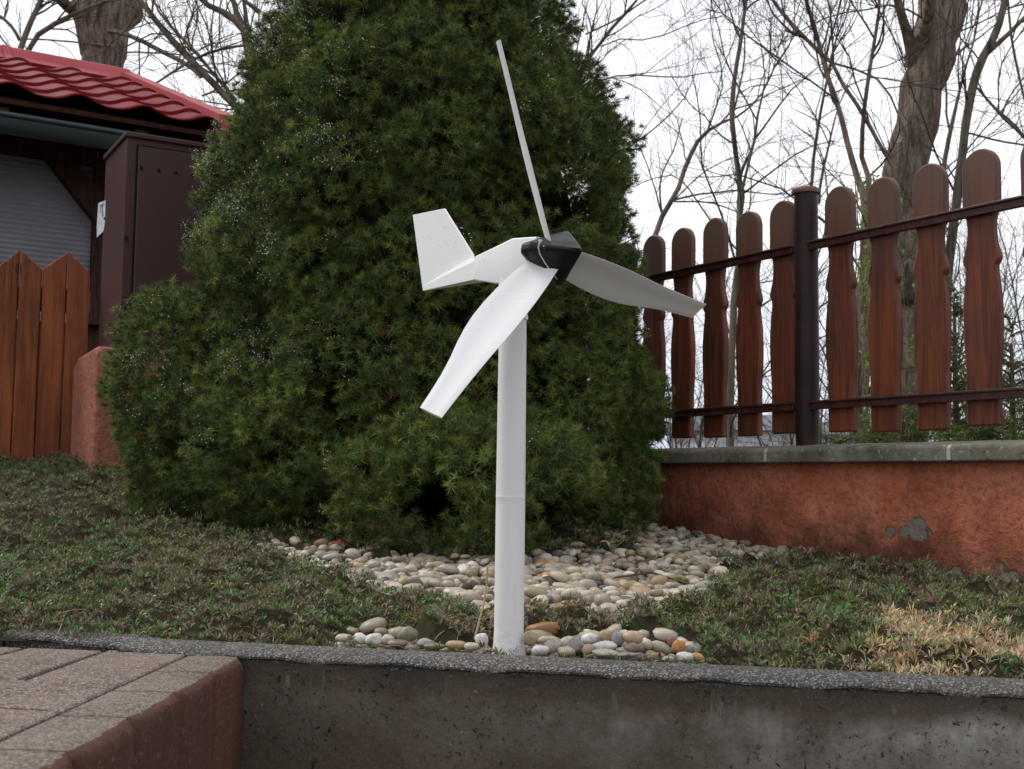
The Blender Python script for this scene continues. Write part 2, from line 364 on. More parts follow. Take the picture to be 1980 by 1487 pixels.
def needles(P, D, ln, wd, col):
    """thin triangles"""
    s = rand_perp(D)*wd[:, None]*.5; n = len(P)
    V = np.stack([P-s, P+s, P+D*ln[:, None]], 1).reshape(-1, 3)
    return V, np.arange(3*n).reshape(-1, 3), np.repeat(col, 3, 0)
def leaves(P, D, ln, wd, col, droop=.25):
    """lens-shaped quads, slightly folded"""
    s = nrm(np.cross(D, np.array([0, 0, 1.])) + RNG.normal(size=D.shape)*.35)*wd[:, None]*.5; n = len(P)
    up = np.array([0, 0, 1.])*ln[:, None]*.12
    V = np.stack([P, P+D*ln[:, None]*.5-s+up, P+D*ln[:, None]-up*droop*8, P+D*ln[:, None]*.5+s+up], 1).reshape(-1, 3)
    return V, np.arange(4*n).reshape(-1, 4), np.repeat(col, 4, 0)
def join(L):
    Vs, Fs, Cs, o = [], [], [], 0
    for V, F, C in L: Vs.append(V); Fs.append(F+o); Cs.append(C); o += len(V)
    return np.concatenate(Vs), np.concatenate(Fs), np.concatenate(Cs)

A_ = np.array([-.542, .840, 0]); B_ = np.array([.840, .542, 0]); Z_ = np.array([0, 0, 1.])    # the street grid: A recedes left, B recedes right
OUT = -B_                                                                                       # out of the garden wall towards the camera

# ------------------------------------------------------------------ ground, soil, polygons in the picture that say what grows where
g = MB(); S = 250; g.add([(-S, -60, -.62), (S, -60, -.62), (S, 400, -.62), (-S, 400, -.62)], [(0, 1, 2, 3)]); g.build('ground', M['ground']); tag(bpy.data.objects['ground'], kind='structure')
PEB1 = [(455, 1068), (560, 1060), (700, 1080), (1225, 1075), (1235, 1020), (1290, 990), (1430, 1030), (1560, 1060), (1660, 1092), (1560, 1100), (1440, 1098), (1395, 1120), (1375, 1158), (1300, 1192), (1200, 1208),
        (1060, 1212), (1000, 1216), (950, 1206), (900, 1204), (840, 1190), (800, 1166), (720, 1160), (650, 1134), (560, 1090)]
PEB2 = [(640, 1232), (690, 1228), (745, 1224), (790, 1226), (830, 1250), (950, 1250), (1030, 1236), (1080, 1246), (1130, 1236), (1240, 1236), (1260, 1245), (1290, 1252), (1330, 1252), (1370, 1285), (1370, 1300), (640, 1262)]
SPR = [(440, 1060), (240, 960), (200, 700), (1280, 700), (1290, 1000), (1230, 1100), (700, 1100)]
def peb_mask(X, Y):
    P = proj(np.stack([X, Y, soil_z(X, Y)], -1)); P2 = P+np.stack([14*fbm(X, Y, 9, 5), 7*fbm(X, Y, 9, 6)], -1)
    return inpoly(P2, PEB1) | inpoly(P, PEB2), P
def cover_mask(X, Y):
    m, P = peb_mask(X, Y)
    c = np.hypot(X+.33, (Y-3.3)) < .62
    return ~m & ~c, P
def mound(X, Y):
    return .012*fbm(X, Y, 3.2, 3) + .021*np.abs(fbm(X, Y, 6.0, 4, 2)) + .005
def wallX(Y): return 1.032 + (-.542/.840)*(Y-2.6) - .12          # garden face of the boundary wall
nx, ny = 260, 260
U_, V_ = np.meshgrid(np.linspace(0, 1, nx), np.linspace(0, 1, ny))
x0 = -4.2; Yc = V_**1.5*6.0; 
YY = Yc; XR = np.minimum(wallX(YY+1.4)+.05, 3.2)
XX = x0 + (XR-x0)*U_; YY = kerb_back(XX) - .004 + Yc
cm, _P = cover_mask(XX, YY); ZZ = soil_z(XX, YY) + np.where(cm, np.maximum(mound(XX, YY), 0), -.006)*np.clip((YY-kerb_back(XX))/.05, 0, 1)
idx = np.arange(nx*ny).reshape(ny, nx)
F = np.stack([idx[:-1, :-1], idx[:-1, 1:], idx[1:, 1:], idx[1:, :-1]], -1).reshape(-1, 4)
tag(npmesh('soil', np.stack([XX, YY, ZZ], -1).reshape(-1, 3), F, M['soil'], smooth=True), kind='structure')

# ------------------------------------------------------------------ retaining wall with kerb stones
kd = nrm([1, -.23, 0]); kn = np.array([kd[1], -kd[0], 0])       # along the kerb; towards the camera
def KB(X, z=0): return np.array([X, kerb_back(X), z])
rw = empty('retaining_wall', (0.4, 1.45, -.62), 'dark grey concrete retaining wall below the planted bed, lime streaked along its top', 'wall')
m = MB(); o = KB(-.372)+kn*.0575; e = KB(2.4)+kn*.0575
m.box((o[0], o[1], -.62), e-o, -kn*.0545, (0, 0, .6045)); w = m.build('wall_body', M['concrete'], rw)
rk = random.Random(3)
def kerb_piece(Xa, Xb, za, zb, width, droop, ang=0, back=None):
    """rounded kerb length with a worn, wavy front edge"""
    P0 = KB(Xa) if back is None else back[0]; P1 = KB(Xb) if back is None else back[1]
    d = nrm(P1-P0); nn = np.array([d[1], -d[0], 0]); n = max(6, int(np.linalg.norm(P1-P0)/.012)); V = []; F = []
    prof = [(0, -.05), (0, -.006), (.004, 0), (.02, .0008), (.045, 0), (.066, -.002), (.082, -.005), (.091, -.008), (.094, -.0105), (.0935, -.0135), (.086, -.015), (.076, -.05)]
    k = len(prof)
    for i in range(n+1):
        t = i/n; p = P0+(P1-P0)*t; z = za+(zb-za)*t
        wob = .0022*math.sin(i*.37+Xa*9)+.0016*math.sin(i*.91+2)+rk.uniform(-.0007, .0007)
        for j, (u, h) in enumerate(prof):
            f_ = u/.094; uu = u*width/.094 + wob*(f_**3)
            V.append(p+nn*uu+np.array([0, 0, z+h*(1 if j < 8 else 1)+(wob*.8 if 5 < j < 10 else 0)]))
    for i in range(n):
        for j in range(k-1): F.append((i*k+j, (i+1)*k+j, (i+1)*k+j+1, i*k+j+1))
    F += [tuple(range(k)), tuple(range(n*k, n*k+k))[::-1]]
    m = MB(); m.add(V, F); return m
kerb_piece(-.532, .97, .001, 0, .061, 1).build('kerb_stone', M['kerb'], rw, smooth=.7)
kerb_piece(.975, 2.4, 0, 0, .061, 1).build('kerb_stone', M['kerb'], rw, smooth=.7)
p1 = at(322, 1228, 1.775); p2 = at(48, 1208, 1.862); p3 = at(-260, 1192, 1.96)
kerb_piece(0, 0, p2[2]-.001, p1[2]-.003, .048, 1, back=(np.array([p2[0]+.004, p2[1], 0]), np.array([p1[0]-.003, p1[1], 0]))).build('kerb_stone', M['kerb'], rw, smooth=.7)
kerb_piece(0, 0, p3[2], p2[2]-.004, .048, 1, back=(np.array([p3[0], p3[1], 0]), np.array([p2[0]-.003, p2[1], 0]))).build('kerb_stone', M['kerb'], rw, smooth=.7)

# ------------------------------------------------------------------ paved landing on the left and its side wall of upright blocks
# the landing tilts gently up towards the camera
C0 = np.array([-.364, 1.659, -.0105]); LD = np.array([.035, -1, .040])           # cap corner and direction towards the camera
def LZ(Y): return C0[2] + .040*(C0[1]-Y)
side = np.array([-1, .235, 0.])                                                   # along the kerb to the left
lw = empty('landing_wall', (C0[0], 1.1, -.62), 'side wall of upright brick-red concrete blocks with worn grey tops edging the paved landing', 'wall')
ts = [0, .185, .36, .53, .70, .86, 1.03, 1.20, 1.38]
for i in range(len(ts)-1):
    a0 = C0 + LD*(ts[i]+.0015); a1 = C0 + LD*(ts[i+1]-.0015); n = 16; V = []; F = []
    # plan: straight inner side, slightly bulged outer face; top rounded over
    for j in range(n+1):
        t = j/n; p = a0+(a1-a0)*t; bul = .008*(1-abs(2*t-1)**5) + rk.uniform(-.0007, .0007)
        for (u, h) in ((-.078, -.62-p[2]), (-.078, -.002), (-.074, 0), (-.03, .001), (-.007+bul*.5+rk.uniform(-.003, .002), .0002), (bul-.002+rk.uniform(-.003, .0015), -.004+rk.uniform(-.003, .0015)), (bul+rk.uniform(-.001, .001), -.013+rk.uniform(-.002, .002)), (bul, -.62-p[2])):
            V.append((p[0]+u, p[1]+u*-.1, p[2]+h))
    k = 8
    for j in range(n):
        for q in range(k-1): F.append((j*k+q, j*k+q+1, (j+1)*k+q+1, (j+1)*k+q))
    F += [tuple(range(k))[::-1], tuple(range(n*k, n*k+k))]
    m = MB(); m.add(V, F); o = m.build('palisade_block', M['block'], lw)
    bm = bmesh.new(); bm.from_mesh(o.data); bmesh.ops.recalc_face_normals(bm, faces=bm.faces); bm.to_mesh(o.data); bm.free()
    o.data.materials.append(M['capstone'])
    for pl in o.data.polygons:
        pl.use_smooth = True
        if pl.index < 7*n and pl.index % 7 in (1, 2, 3): pl.material_index = 1
# paving: grit bed and slabs
m = MB(); m.add([(-3.2, 2.6, LZ(2.6)-.03), (-3.2, .2, LZ(.2)-.012), (C0[0]-.079+.035*1.43, .2, LZ(.2)-.012), (C0[0]-.079, 1.66, LZ(1.66)-.012), (-1.0, 1.84, LZ(1.84)-.012)], [(0, 1, 2, 3, 4)])
tag(m.build('paving_bed', M['grit']), kind='structure')
m = MB(); rows = [1.70, 1.365, 1.175, .985, .795, .6, .4]
edgeL = lambda Y: C0[0] - .082 + .035*(C0[1]-Y)
for r in range(len(rows)-1):
    Yt, Yb = rows[r]-.005, rows[r+1]+.005; wdt = .125 if r == 0 else .26; xx = 0
    for c_ in range(14):
        w_ = wdt if c_ else wdt*(1 if r % 2 == 0 else .62)
        xa, xb = xx+.004*(c_ > 0), xx+w_-.004; xx += w_
        q = []
        for (dx, Yq) in ((xa, Yt), (xb, Yt), (xb, Yb), (xa, Yb)):
            X = edgeL(Yq)-dx; Yf = Yq + .235*dx*1.0
            if r == 0 and Yq == Yt: Yf = min(Yf, kerb_back(X)+.004-.050 if X < -.54 else 9)
            q.append((X, Yf, LZ(Yf)+rk.uniform(-.0012, .0012)))
        V = q + [(x_, y_, z_-.03) for x_, y_, z_ in q]
        m.add(V, [(0, 1, 2, 3)[::-1], (0, 1, 5, 4), (1, 2, 6, 5), (2, 3, 7, 6), (3, 0, 4, 7)])
bmf = m.build('paving', M['paver'], bevel=.004); tag(bmf, kind='structure')
bm = bmesh.new(); bm.from_mesh(bmf.data); bmesh.ops.recalc_face_normals(bm, faces=bm.faces); bm.to_mesh(bmf.data); bm.free()

# ------------------------------------------------------------------ boundary wall with coping, picket fence
def FP(s, out=0, z=0): p = np.array([1.032, 2.6, 0])+A_*s+OUT*out; p[2] = z; return p
gw = empty('garden_wall', tuple(FP(.3, .02, -.62)), 'rust red rendered garden wall with peeling patches under the picket fence', 'wall')
q1 = at(1775, 1022, 2.50); q2 = at(1735, 1028, 2.55); q3 = at(1950, 1138, 2.3); q4 = at(1850, 1125, 2.42)
def onwall(px, py):
    # hit the garden face of the wall
    d = _F*FPX + _R*(px-990) - _U*(py-743.5); n = OUT; P = FP(0, .105); t = np.dot(P-CAM, n)/np.dot(d, n); return CAM+d*t
org = ORG[gw]
pt = [tuple(onwall(*q)-org)+(r,) for q, r in (((1778, 1022), .028), ((1720, 1028), .016), ((1748, 1030), .012), ((1945, 1140), .05), ((1850, 1128), .03))]
M['stucco'] = stucco('red_render', (.72, .28, .18), (.48, .14, .072), pt, True).m
m = MB(); nseg = 60; V = []; F = []
m.box(FP(-1.6, .105, -.62), A_*5.2, -OUT*.20, (0, 0, .62+.292)); m.build('wall_body', M['stucco'], gw)
js = [-1.6, -.72]                                            # joints of the coping
def s_at(px):
    k = (px-990)/2310; return (1.032-2.6*k)/(.542+.84*k)
j1, j2 = s_at(1820)-.13, s_at(1468)-.17
cuts = [j1-1.2, j1-.6, j1, j2, j2+.55, j2+1.15, j2+1.75, j2+2.35, j2+2.95]
for i in range(len(cuts)-1):
    prof = [(.145, .286), (.145, .316), (.140, .322), (.0, .334), (-.12, .335), (-.125, .286)]
    m = MB(); m.prism([(u, v) for u, v in prof], FP(cuts[i]+.004), OUT, Z_, A_*(cuts[i+1]-cuts[i]-.008)); m.build('coping_slab', M['coping'], gw, bevel=.004)
m = MB()
for c_ in cuts[1:-1]: m.prism([(.1455, .289), (.1455, .314), (.140, .3205), (0, .333), (-.12, .334), (-.12, .289)], FP(c_-.0045), OUT, Z_, A_*.009)
a = NM('mortar', .9); a.col((.42, .40, .37)); m.build('mortar', a.m, gw)

fe = empty('picket_fence', tuple(FP(.5, 0, .33)), 'reddish brown wooden picket fence on steel rails atop the low rendered wall', 'fence')
def picket(s, seed):
    r = random.Random(seed); h0 = .362+r.uniform(-.004, .004); h1 = .975+r.uniform(-.004, .004); H = h1-h0
    half = [(0, .0400), (.16, .0400), (.22, .0405), (.28, .0445), (.36, .0462), (.43, .0460), (.50, .0420), (.545, .0375), (.572, .0380), (.592, .0462), (.606, .0452), (.66, .0350), (.71, .0325), (.755, .0355), (.785, .0450), (.93, .0450)]
    pts = []
    hs = [p[0]*H for p in half]; ws = [p[1] for p in half]
    n = 44
    for i in range(n+1):
        y = hs[-1]*i/n; pts.append((np.interp(y, hs, ws), y))
    top = H-.045
    arc = [(.045*math.cos(t), top+.045*math.sin(t)) for t in np.linspace(0, math.pi, 17)]
    pts = [p for p in pts if p[1] < top]
    out = pts + arc + [(-w_, y) for w_, y in reversed(pts)]
    lean = r.uniform(-.006, .006)
    m = MB(); ax = nrm(A_); m.prism(out, FP(s, -.009, h0), -ax*1.0, nrm(Z_+ax*lean), OUT*.02)
    o = m.build('picket', M['picket'], fe, bevel=.0035, seg=1); return o
ss = [-.285, -.150, 0, .1326, .2666, .399, .593, .721, .857, .9935, 1.123, 1.255, 1.387, 1.52, 1.65]
for i, s in enumerate(ss): picket(s, i)
def rail(s0, s1, z, nm='rail'):
    m = MB(); m.box(FP(s0, .012, z-.011), A_*(s1-s0), OUT*.014, (0, 0, .020)); m.box(FP(s0, .026, z+.005), A_*(s1-s0), OUT*.006, (0, 0, .006)); m.build(nm, M['rail'], fe, bevel=.0015)
SP = s_at(1565)
for (a0, a1) in ((-.45, SP-.029), (SP+.029, 1.8)):
    rail(a0, a1, .838); rail(a0, a1, .432)
for z in (.838, .432):
    m = MB(); m.tube([FP(SP-.05, .012, z), FP(SP+.05, .012, z)], .009, 8); m.build('rail_bracket', M['rail'], fe, smooth=.6)
def lathe(m, c, prof, n=28):
    V = []; F = []; k = len(prof)
    for i in range(n):
        t = 2*math.pi*i/n
        for r_, z in prof: V.append((c[0]+r_*math.cos(t), c[1]+r_*math.sin(t), c[2]+z))
    for i in range(n):
        for j in range(k-1): F.append((i*k+j, ((i+1) % n)*k+j, ((i+1) % n)*k+j+1, i*k+j+1))
    if prof[0][0] > 0: F.append(tuple(i*k for i in range(n))[::-1])
    if prof[-1][0] > 1e-5: F.append(tuple(i*k+k-1 for i in range(n)))
    return m.add(V, F)
pc = FP(SP, .004, 0)
m = MB(); lathe(m, pc, [(.030, .330), (.030, .982)]); po = m.build('post', M['post'], fe, smooth=.6)
m = MB(); lathe(m, pc, [(.031, .978), (.0355, .979), (.037, .984), (.0365, .989), (.030, .994), (.018, .9965), (.0001, .997)]); m.build('post_cap', M['cap'], po, smooth=.9)

# ------------------------------------------------------------------ model wind turbine
hc = np.array([.0524, 1.620, .5439]); yaw, tilt, phi = .64504, .03716, .36211
n_ = np.array([math.sin(yaw)*math.cos(tilt), -math.cos(yaw)*math.cos(tilt), -math.sin(tilt)])
t_ = nrm(np.cross(n_, Z_)); v_ = np.cross(t_, n_)
wt = empty('model_wind_turbine', (0, 1.689, -.012), 'small white model wind turbine with black hub standing on a pipe behind the kerb', 'wind turbine')
pz = float(soil_z(0, 1.689))-.012
m = MB(); lathe(m, (0, 1.689, 0), [(.0236, pz), (.0236, pz+.014), (.0230, pz+.018), (.0219, pz+.026), (.0212, pz+.034), (.0208, pz+.045), (.0208, pz+.05), (.0207, .20), (.0206, .2098), (.02085, .2108), (.02095, .2118), (.0207, .2126), (.0207, .2160), (.0206, .224), (.0197, .44), (.0196, .45), (.0194, .47)], 48)
m.build('tower', M['pole'], wt, smooth=.9)
m = MB(); lathe(m, (0, 1.689, 0), [(.0195, .4625), (.0216, .463), (.0219, .466), (.0213, .469), (.0207, .471), (.0207, .520)], 48); m.build('collar', M['white'], wt, smooth=.5)
L_ = .29273; ax = -n_*1.0; axh = nrm([ax[0], ax[1], 0]); sd_ = nrm(np.cross(axh, Z_))     # side: to the right-back
def NP(a_, b_, z): p = hc + axh*a_ + sd_*b_; p[2] = z; return p
# nacelle: loft of rectangular-ish sections along the axis
def loft(secs, name, mat, parent, r=.25, n=5, bevel=0):
    V = []; F = []
    for (a_, b0, b1, z0, z1) in secs:
        cb, cz, hb, hz = (b0+b1)/2, (z0+z1)/2, (b1-b0)/2, (z1-z0)/2; rr = min(hb, hz)*r
        for (sx, sz, st) in ((1, -1, -90), (1, 1, 0), (-1, 1, 90), (-1, -1, 180)):
            for q in range(n):
                t = math.radians(st+90*q/(n-1)); V.append(NP(a_, cb+sx*(hb-rr)+rr*math.cos(t), cz+sz*(hz-rr)+rr*math.sin(t)))
    k = 4*n
    for i in range(len(secs)-1):
        for j in range(k): F.append((i*k+j, i*k+(j+1) % k, (i+1)*k+(j+1) % k, (i+1)*k+j))
    F += [tuple(range(k))[::-1], tuple(range((len(secs)-1)*k, len(secs)*k))]
    m = MB(); m.add(V, F); return m.build(name, mat, parent, smooth=.5, bevel=bevel)
na = loft([(.016, -.015, .015, .520, .570), (.030, -.0165, .0165, .517, .5715), (.062, -.0205, .0205, .513, .5745), (.066, -.0208, .0208, .5125, .5745), (.10, -.020, .020, .514, .5700), (.158, -.0175, .0175, .5265, .5630), (.162, -.0165, .0165, .5285, .5610)], 'nacelle', M['white'], wt, .13)
bm = bmesh.new(); bm.from_mesh(na.data); bmesh.ops.recalc_face_normals(bm, faces=bm.faces); bm.to_mesh(na.data); bm.free()
# tail: boom wedge + fin
def solid(V, F, name, mat, parent, bevel=0):
    m = MB(); m.add(V, F); o = m.build(name, mat, parent, bevel=bevel)
    bm = bmesh.new(); bm.from_mesh(o.data); bmesh.ops.recalc_face_normals(bm, faces=bm.faces); bm.to_mesh(o.data); bm.free(); return o
V = [NP(.1615, -.0125, .5295), NP(.1615, .0125, .5295), NP(.1615, .0125, .5585), NP(.1615, -.0125, .5585), NP(.185, -.0085, .5635), NP(.185, .0085, .5635), NP(.322, -.002, .5325), NP(.322, .002, .5325), NP(.322, .002, .541), NP(.322, -.002, .541)]
F = [(0, 1, 2, 3), (0, 3, 4, 9, 6), (1, 7, 8, 5, 2), (3, 2, 5, 4), (4, 5, 8, 9), (6, 9, 8, 7), (0, 6, 7, 1)]
solid(V, F, 'tail_boom', M['white'], wt, .0008)
fin = [(.1835, .562), (.1880, .572), (.2667, .6555), (.358, .6610), (.3235, .533), (.3190, .5345)]
V = [NP(a_, -.0018, z) for a_, z in fin] + [NP(a_, .0018, z) for a_, z in fin]; k = len(fin)
F = [tuple(range(k)), tuple(range(k, 2*k))[::-1]] + [(i, (i+1) % k, k+(i+1) % k, k+i) for i in range(k)]
solid(V, F, 'tail_fin', M['white'], wt, .0006)
dp = []
for i in range(70):
    a_ = random.uniform(.19, .33); z = .545+(a_-.19)*.55+random.uniform(0, .06)
    if z < .65: dp.append(NP(a_, -.0022, z))
for i in range(24): dp.append(NP(random.uniform(.07, .15), random.uniform(-.0195, -.018), random.uniform(.53, .565)))
OV, OF = None, None
# blades
def bdir(k): t = phi+k*2*math.pi/3; return t_*math.sin(t)+v_*math.cos(t)
BETA = 3.5
b0 = bdir(0); view0 = nrm(hc+b0*L_*.6-CAM)
side0 = nrm(np.cross(view0, b0)); beta = None; best = 9
for i in range(1800):
    b_ = math.radians(i*.1); c_ = math.cos(b_)*np.cross(n_, b0)+math.sin(b_)*n_; e_ = abs(c_@side0)
    if e_ < best: best, beta = e_, b_
beta += math.radians(BETA)
print('blade pitch', math.degrees(beta))
b1 = bdir(1); c1 = math.cos(beta)*np.cross(n_, b1)+math.sin(beta)*n_
mid = hc+b1*L_*.5; d_ = (proj(mid+c1*.01)-proj(mid))/.01; bp = nrm(proj(hc+b1*L_)-proj(hc)); perp = np.array([bp[1], -bp[0]])
ppm = d_@perp; print('px per m of chord', ppm, perp)
leftperp = np.array([-.8, -.6]); sg = 1 if (perp@leftperp) > 0 else -1; ppm *= sg
prof_s = np.array([.085, .16, .27, .38, .47, .55, .63, .72, .81, .9, 1.0]); tl = np.array([29, 39, 46, 50.5, 51.5, 49, 44, 36, 30.5, 27, 24.5]); tr = np.array([-29, -31, -32, -31, -29.5, -27, -24.5, -22.5, -21, -20, -19.5])
for k_ in range(3):
    b_ = bdir(k_); tg = np.cross(n_, b_); V = []; F = []; ns = 40; nc = 9
    c_ = math.cos(beta)*tg+math.sin(beta)*n_; nn = nrm(np.cross(b_, c_))
    if nn@n_ < 0: nn = -nn
    for i in range(ns+1):
        s = .05+(1-.05)*i/ns; l_ = np.interp(s, prof_s, tl)/ppm; r_ = np.interp(s, prof_s, tr)/ppm
        ch = abs(l_-r_); tw = 0
        for half in (1, -1):
            for j in range(nc):
                u = j/(nc-1)
                if half < 0: u = 1-u
                th = .0032*(1-(2*u-1)**4)**.5 if 0 < u < 1 else .0003
                cam_ = -ch*.06*(1-(2*u-1)**2)
                V.append(hc+b_*(s*L_)+c_*(l_+(r_-l_)*u)+nn*(cam_+half*th*.75+.002))
    k = 2*nc
    for i in range(ns):
        for j in range(k): F.append((i*k+j, i*k+(j+1) % k, (i+1)*k+(j+1) % k, (i+1)*k+j))
    F += [tuple(range(k))[::-1], tuple(range(ns*k, ns*k+k))]
    m = MB(); m.add(V, F); o = m.build('blade', M['white'], wt, smooth=.8)
    bm = bmesh.new(); bm.from_mesh(o.data); bmesh.ops.remove_doubles(bm, verts=bm.verts, dist=.0001); bmesh.ops.recalc_face_normals(bm, faces=bm.faces); bm.to_mesh(o.data); bm.free()
_bm = bmesh.new(); bmesh.ops.create_icosphere(_bm, subdivisions=1, radius=1); _V9 = np.array([v.co[:] for v in _bm.verts]); _F9 = np.array([[v.index for v in f.verts] for f in _bm.faces]); _bm.free()
rr_ = RNG.uniform(.0004, .0008, len(dp)); dV = (np.array(dp)[:, None]+_V9[None]*rr_[:, None, None]).reshape(-1, 3); dF = (_F9[None]+(np.arange(len(dp))*len(_V9))[:, None, None]).reshape(-1, 3)
o = npmesh('water_drops', dV, dF, M['drop'], na, smooth=True); o['kind'] = 'stuff'
# hub: three-cornered block with a pyramid nose; corners lie between the blades
V = []
R1, R2 = .040, .037
cor = [-bdir(1), -bdir(0), -bdir(2)]
for (a_, R_) in ((-.026, .034), (-.014, .043), (.004, .043)):
    for c_ in cor:
        s_ = nrm(np.cross(n_, c_))
        for q in (1, -1): V.append(hc+n_*a_+c_*R_+s_*q*.005)
V.append(hc+n_*.068)
F = [(5, 4, 3, 2, 1, 0)]
for r_ in range(2):
    for j in range(6): F.append((r_*6+j, r_*6+(j+1) % 6, (r_+1)*6+(j+1) % 6, (r_+1)*6+j))
for j in range(6): F.append((12+j, 12+(j+1) % 6, 18))
hub = solid(V, F, 'hub', M['black'], wt, .0025)
# clip wire and screw on the face between corner 0 and 2
ca_, cb_, cn_ = hc+n_*.004-bdir(2)*.043, hc+n_*.004-bdir(0)*.043, hc+n_*.068
fn = nrm(np.cross(cb_-ca_, cn_-ca_)); fn = fn if fn@(CAM-ca_) > 0 else -fn
def onplane(px, py, P, n):
    d = _F*FPX + _R*(px-990) - _U*(py-743.5); return CAM+d*(np.dot(P-CAM, n)/np.dot(d, n))
wp_ = [onplane(x, y, ca_+fn*.0032, fn) for x, y in ((1048, 464), (1043, 470), (1041, 479), (1044, 491), (1054, 508), (1066, 525), (1077, 539))]
wp_ = [wp_[0]-n_*.006] + wp_ + [wp_[-1]-n_*.004]
m = MB(); m.tube(wp_, .0011, 8); m.build('clip_wire', M['wire'], hub, smooth=True)
q = onplane(1053, 479, ca_+fn*.0024, fn); m = MB(); m.tube([q-fn*.002, q+fn*.0012, q+fn*.0020], [.0030, .0030, .0018], 12); m.build('screw', M['screw'], hub, smooth=.6)
# ------------------------------------------------------------------ spruce
sp_ = empty('dwarf_spruce', (-.33, 3.3, .14), 'big dense green dwarf spruce with fine needles behind the model turbine', 'tree')
prof = [(-760, 755, 775), (-600, 715, 860), (-400, 655, 980), (-150, 575, 1070), (0, 522, 1122), (100, 490, 1150), (200, 440, 1200), (300, 408, 1243), (400, 374, 1240), (500, 372, 1240), (600, 376, 1262), (700, 356, 1283), (800, 330, 1298), (900, 310, 1290), (1000, 330, 1262), (1060, 420, 1215)]
SZ = 3.3; pz_, pc_, pr_ = [], [], []
for y, xl, xr in prof:
    a0, a1 = at(xl, y, SZ), at(xr, y, SZ); pz_.append(a0[2]); pc_.append((a0[0]+a1[0])/2); pr_.append((a1[0]-a0[0])/2*(1.0 if y > 560 else .985))
pz_, pc_, pr_ = (np.array(q)[::-1] for q in (pz_, pc_, pr_))
def env(z): return np.interp(z, pz_, pc_), np.interp(z, pz_, pr_)
clumps = []      # centre, normal, radius
zb, zt = .10, 2.62
HOLES = [(at(hx, hy, 2.7)[0], at(hx, hy, 2.7)[2], hr) for hx, hy, hr in ((905, 600, .055), (600, 1000, .05), (1130, 1050, .055), (880, 1010, .035), (500, 880, .05), (850, 965, .058), (1100, 1010, .06), (1150, 360, .06), (700, 400, .05), (1010, 720, .05), (440, 560, .045), (620, 760, .045), (1180, 880, .05), (640, 230, .04), (330, 860, .05), (760, 180, .04))]
LUMPS = []; tries = 0                      # big boughs: height, angle, radius
while tries < 20000:
    tries += 1; z = random.uniform(.05, 2.55); th = random.uniform(0, 2*math.pi); R_ = env(z)[1]
    if random.random() > (R_+.1)/.9: continue
    lr = random.uniform(.15, .23)
    if all(((z-a)/1.0)**2+(R_*((th-b+math.pi) % (2*math.pi)-math.pi))**2 > (.62*(lr+c))**2 for a, b, c in LUMPS): LUMPS.append((z, th, lr))
LZ_, LT_, LR_ = (np.array(q) for q in zip(*LUMPS)); print('boughs', len(LUMPS))
def bough(z, th, R_):
    dz = z-LZ_; dt = R_*((th-LT_+math.pi) % (2*math.pi)-math.pi); d2 = (dz*np.where(dz < 0, 1.45, .95))**2+dt**2
    h = 1-d2/LR_**2; k = int(np.argmax(h)); h = max(float(h[k]), 0)
    return h**.5, np.array([dt[k], dz[k]])/LR_[k]
tries = 0; pts = []; PA3 = np.zeros((6000, 3)); PR3 = np.zeros(6000)
def free(p, cr):
    n = len(pts); return n == 0 or bool(np.all(((PA3[:n]-p)**2).sum(1) > (.50*(cr+PR3[:n]))**2))
def put(p, nv, cr): PA3[len(pts)] = p; PR3[len(pts)] = cr; pts.append((p, nv, cr))
while tries < 90000 and len(pts) < 1900:
    tries += 1
    z = random.uniform(.05, 2.62); th = random.uniform(0, 2*math.pi); cx, R_ = env(z)
    if random.random() > (R_+.05)/.80: continue
    if math.sin(th) < .2 and any((z-hz)**2+((cx+R_*math.cos(th)-hx)*.8)**2 < 1.5*hr*hr for hx, hz, hr in HOLES): continue
    if math.sin(th) > .45 and random.random() < .6: continue       # fewer on the far side
    cr = random.uniform(.045, .085); h, g_ = bough(z, th, R_)
    if h < .12 and random.random() < .75: continue
    Rr = max(R_-cr*.9-.155+.165*h+random.uniform(-.02, .012), .01)
    p = np.array([cx+Rr*math.cos(th), SZ+Rr*math.sin(th), z])
    if free(p, cr):
        nv = np.array([math.cos(th), math.sin(th), .15])+np.array([-math.sin(th), math.cos(th), 0])*g_[0]*.9+np.array([0, 0, 1])*g_[1]*.9
        put(p, nrm(nv), cr)
# the side lobe at the left and the skirt that hangs over the pebbles in front
def lobe(c, r, n, test, cr0=.045, cr1=.075):
    for i in range(n):
        v = nrm(np.array([random.gauss(0, 1) for _ in range(3)])); p = np.array(c)+v*np.array(r)*random.uniform(.86, 1.0); cr = random.uniform(cr0, cr1)
        if not test(v, p) or any((p[2]-hz)**2+((p[0]-hx)*.8)**2 < 1.5*hr*hr for hx, hz, hr in HOLES): continue
        if free(p, cr): put(p, nrm(v+[0, 0, .2]), cr)
lobe((-.895, 3.04, .485), (.095, .13, .215), 5000, lambda v, p: v[0] < .75)
lobe((-.80, 3.0, .32), (.14, .16, .20), 4000, lambda v, p: v[0] < .8)
lobe((-.09, 2.68, .215), (.29, .26, .155), 7000, lambda v, p: v[1] < .4 and p[2] > .05)
lobe((-.52, 2.86, .30), (.26, .18, .16), 4000, lambda v, p: v[1] < .4 and p[2] > .12)
print('clumps', len(pts))
TP, TD, TC, TS = [], [], [], []
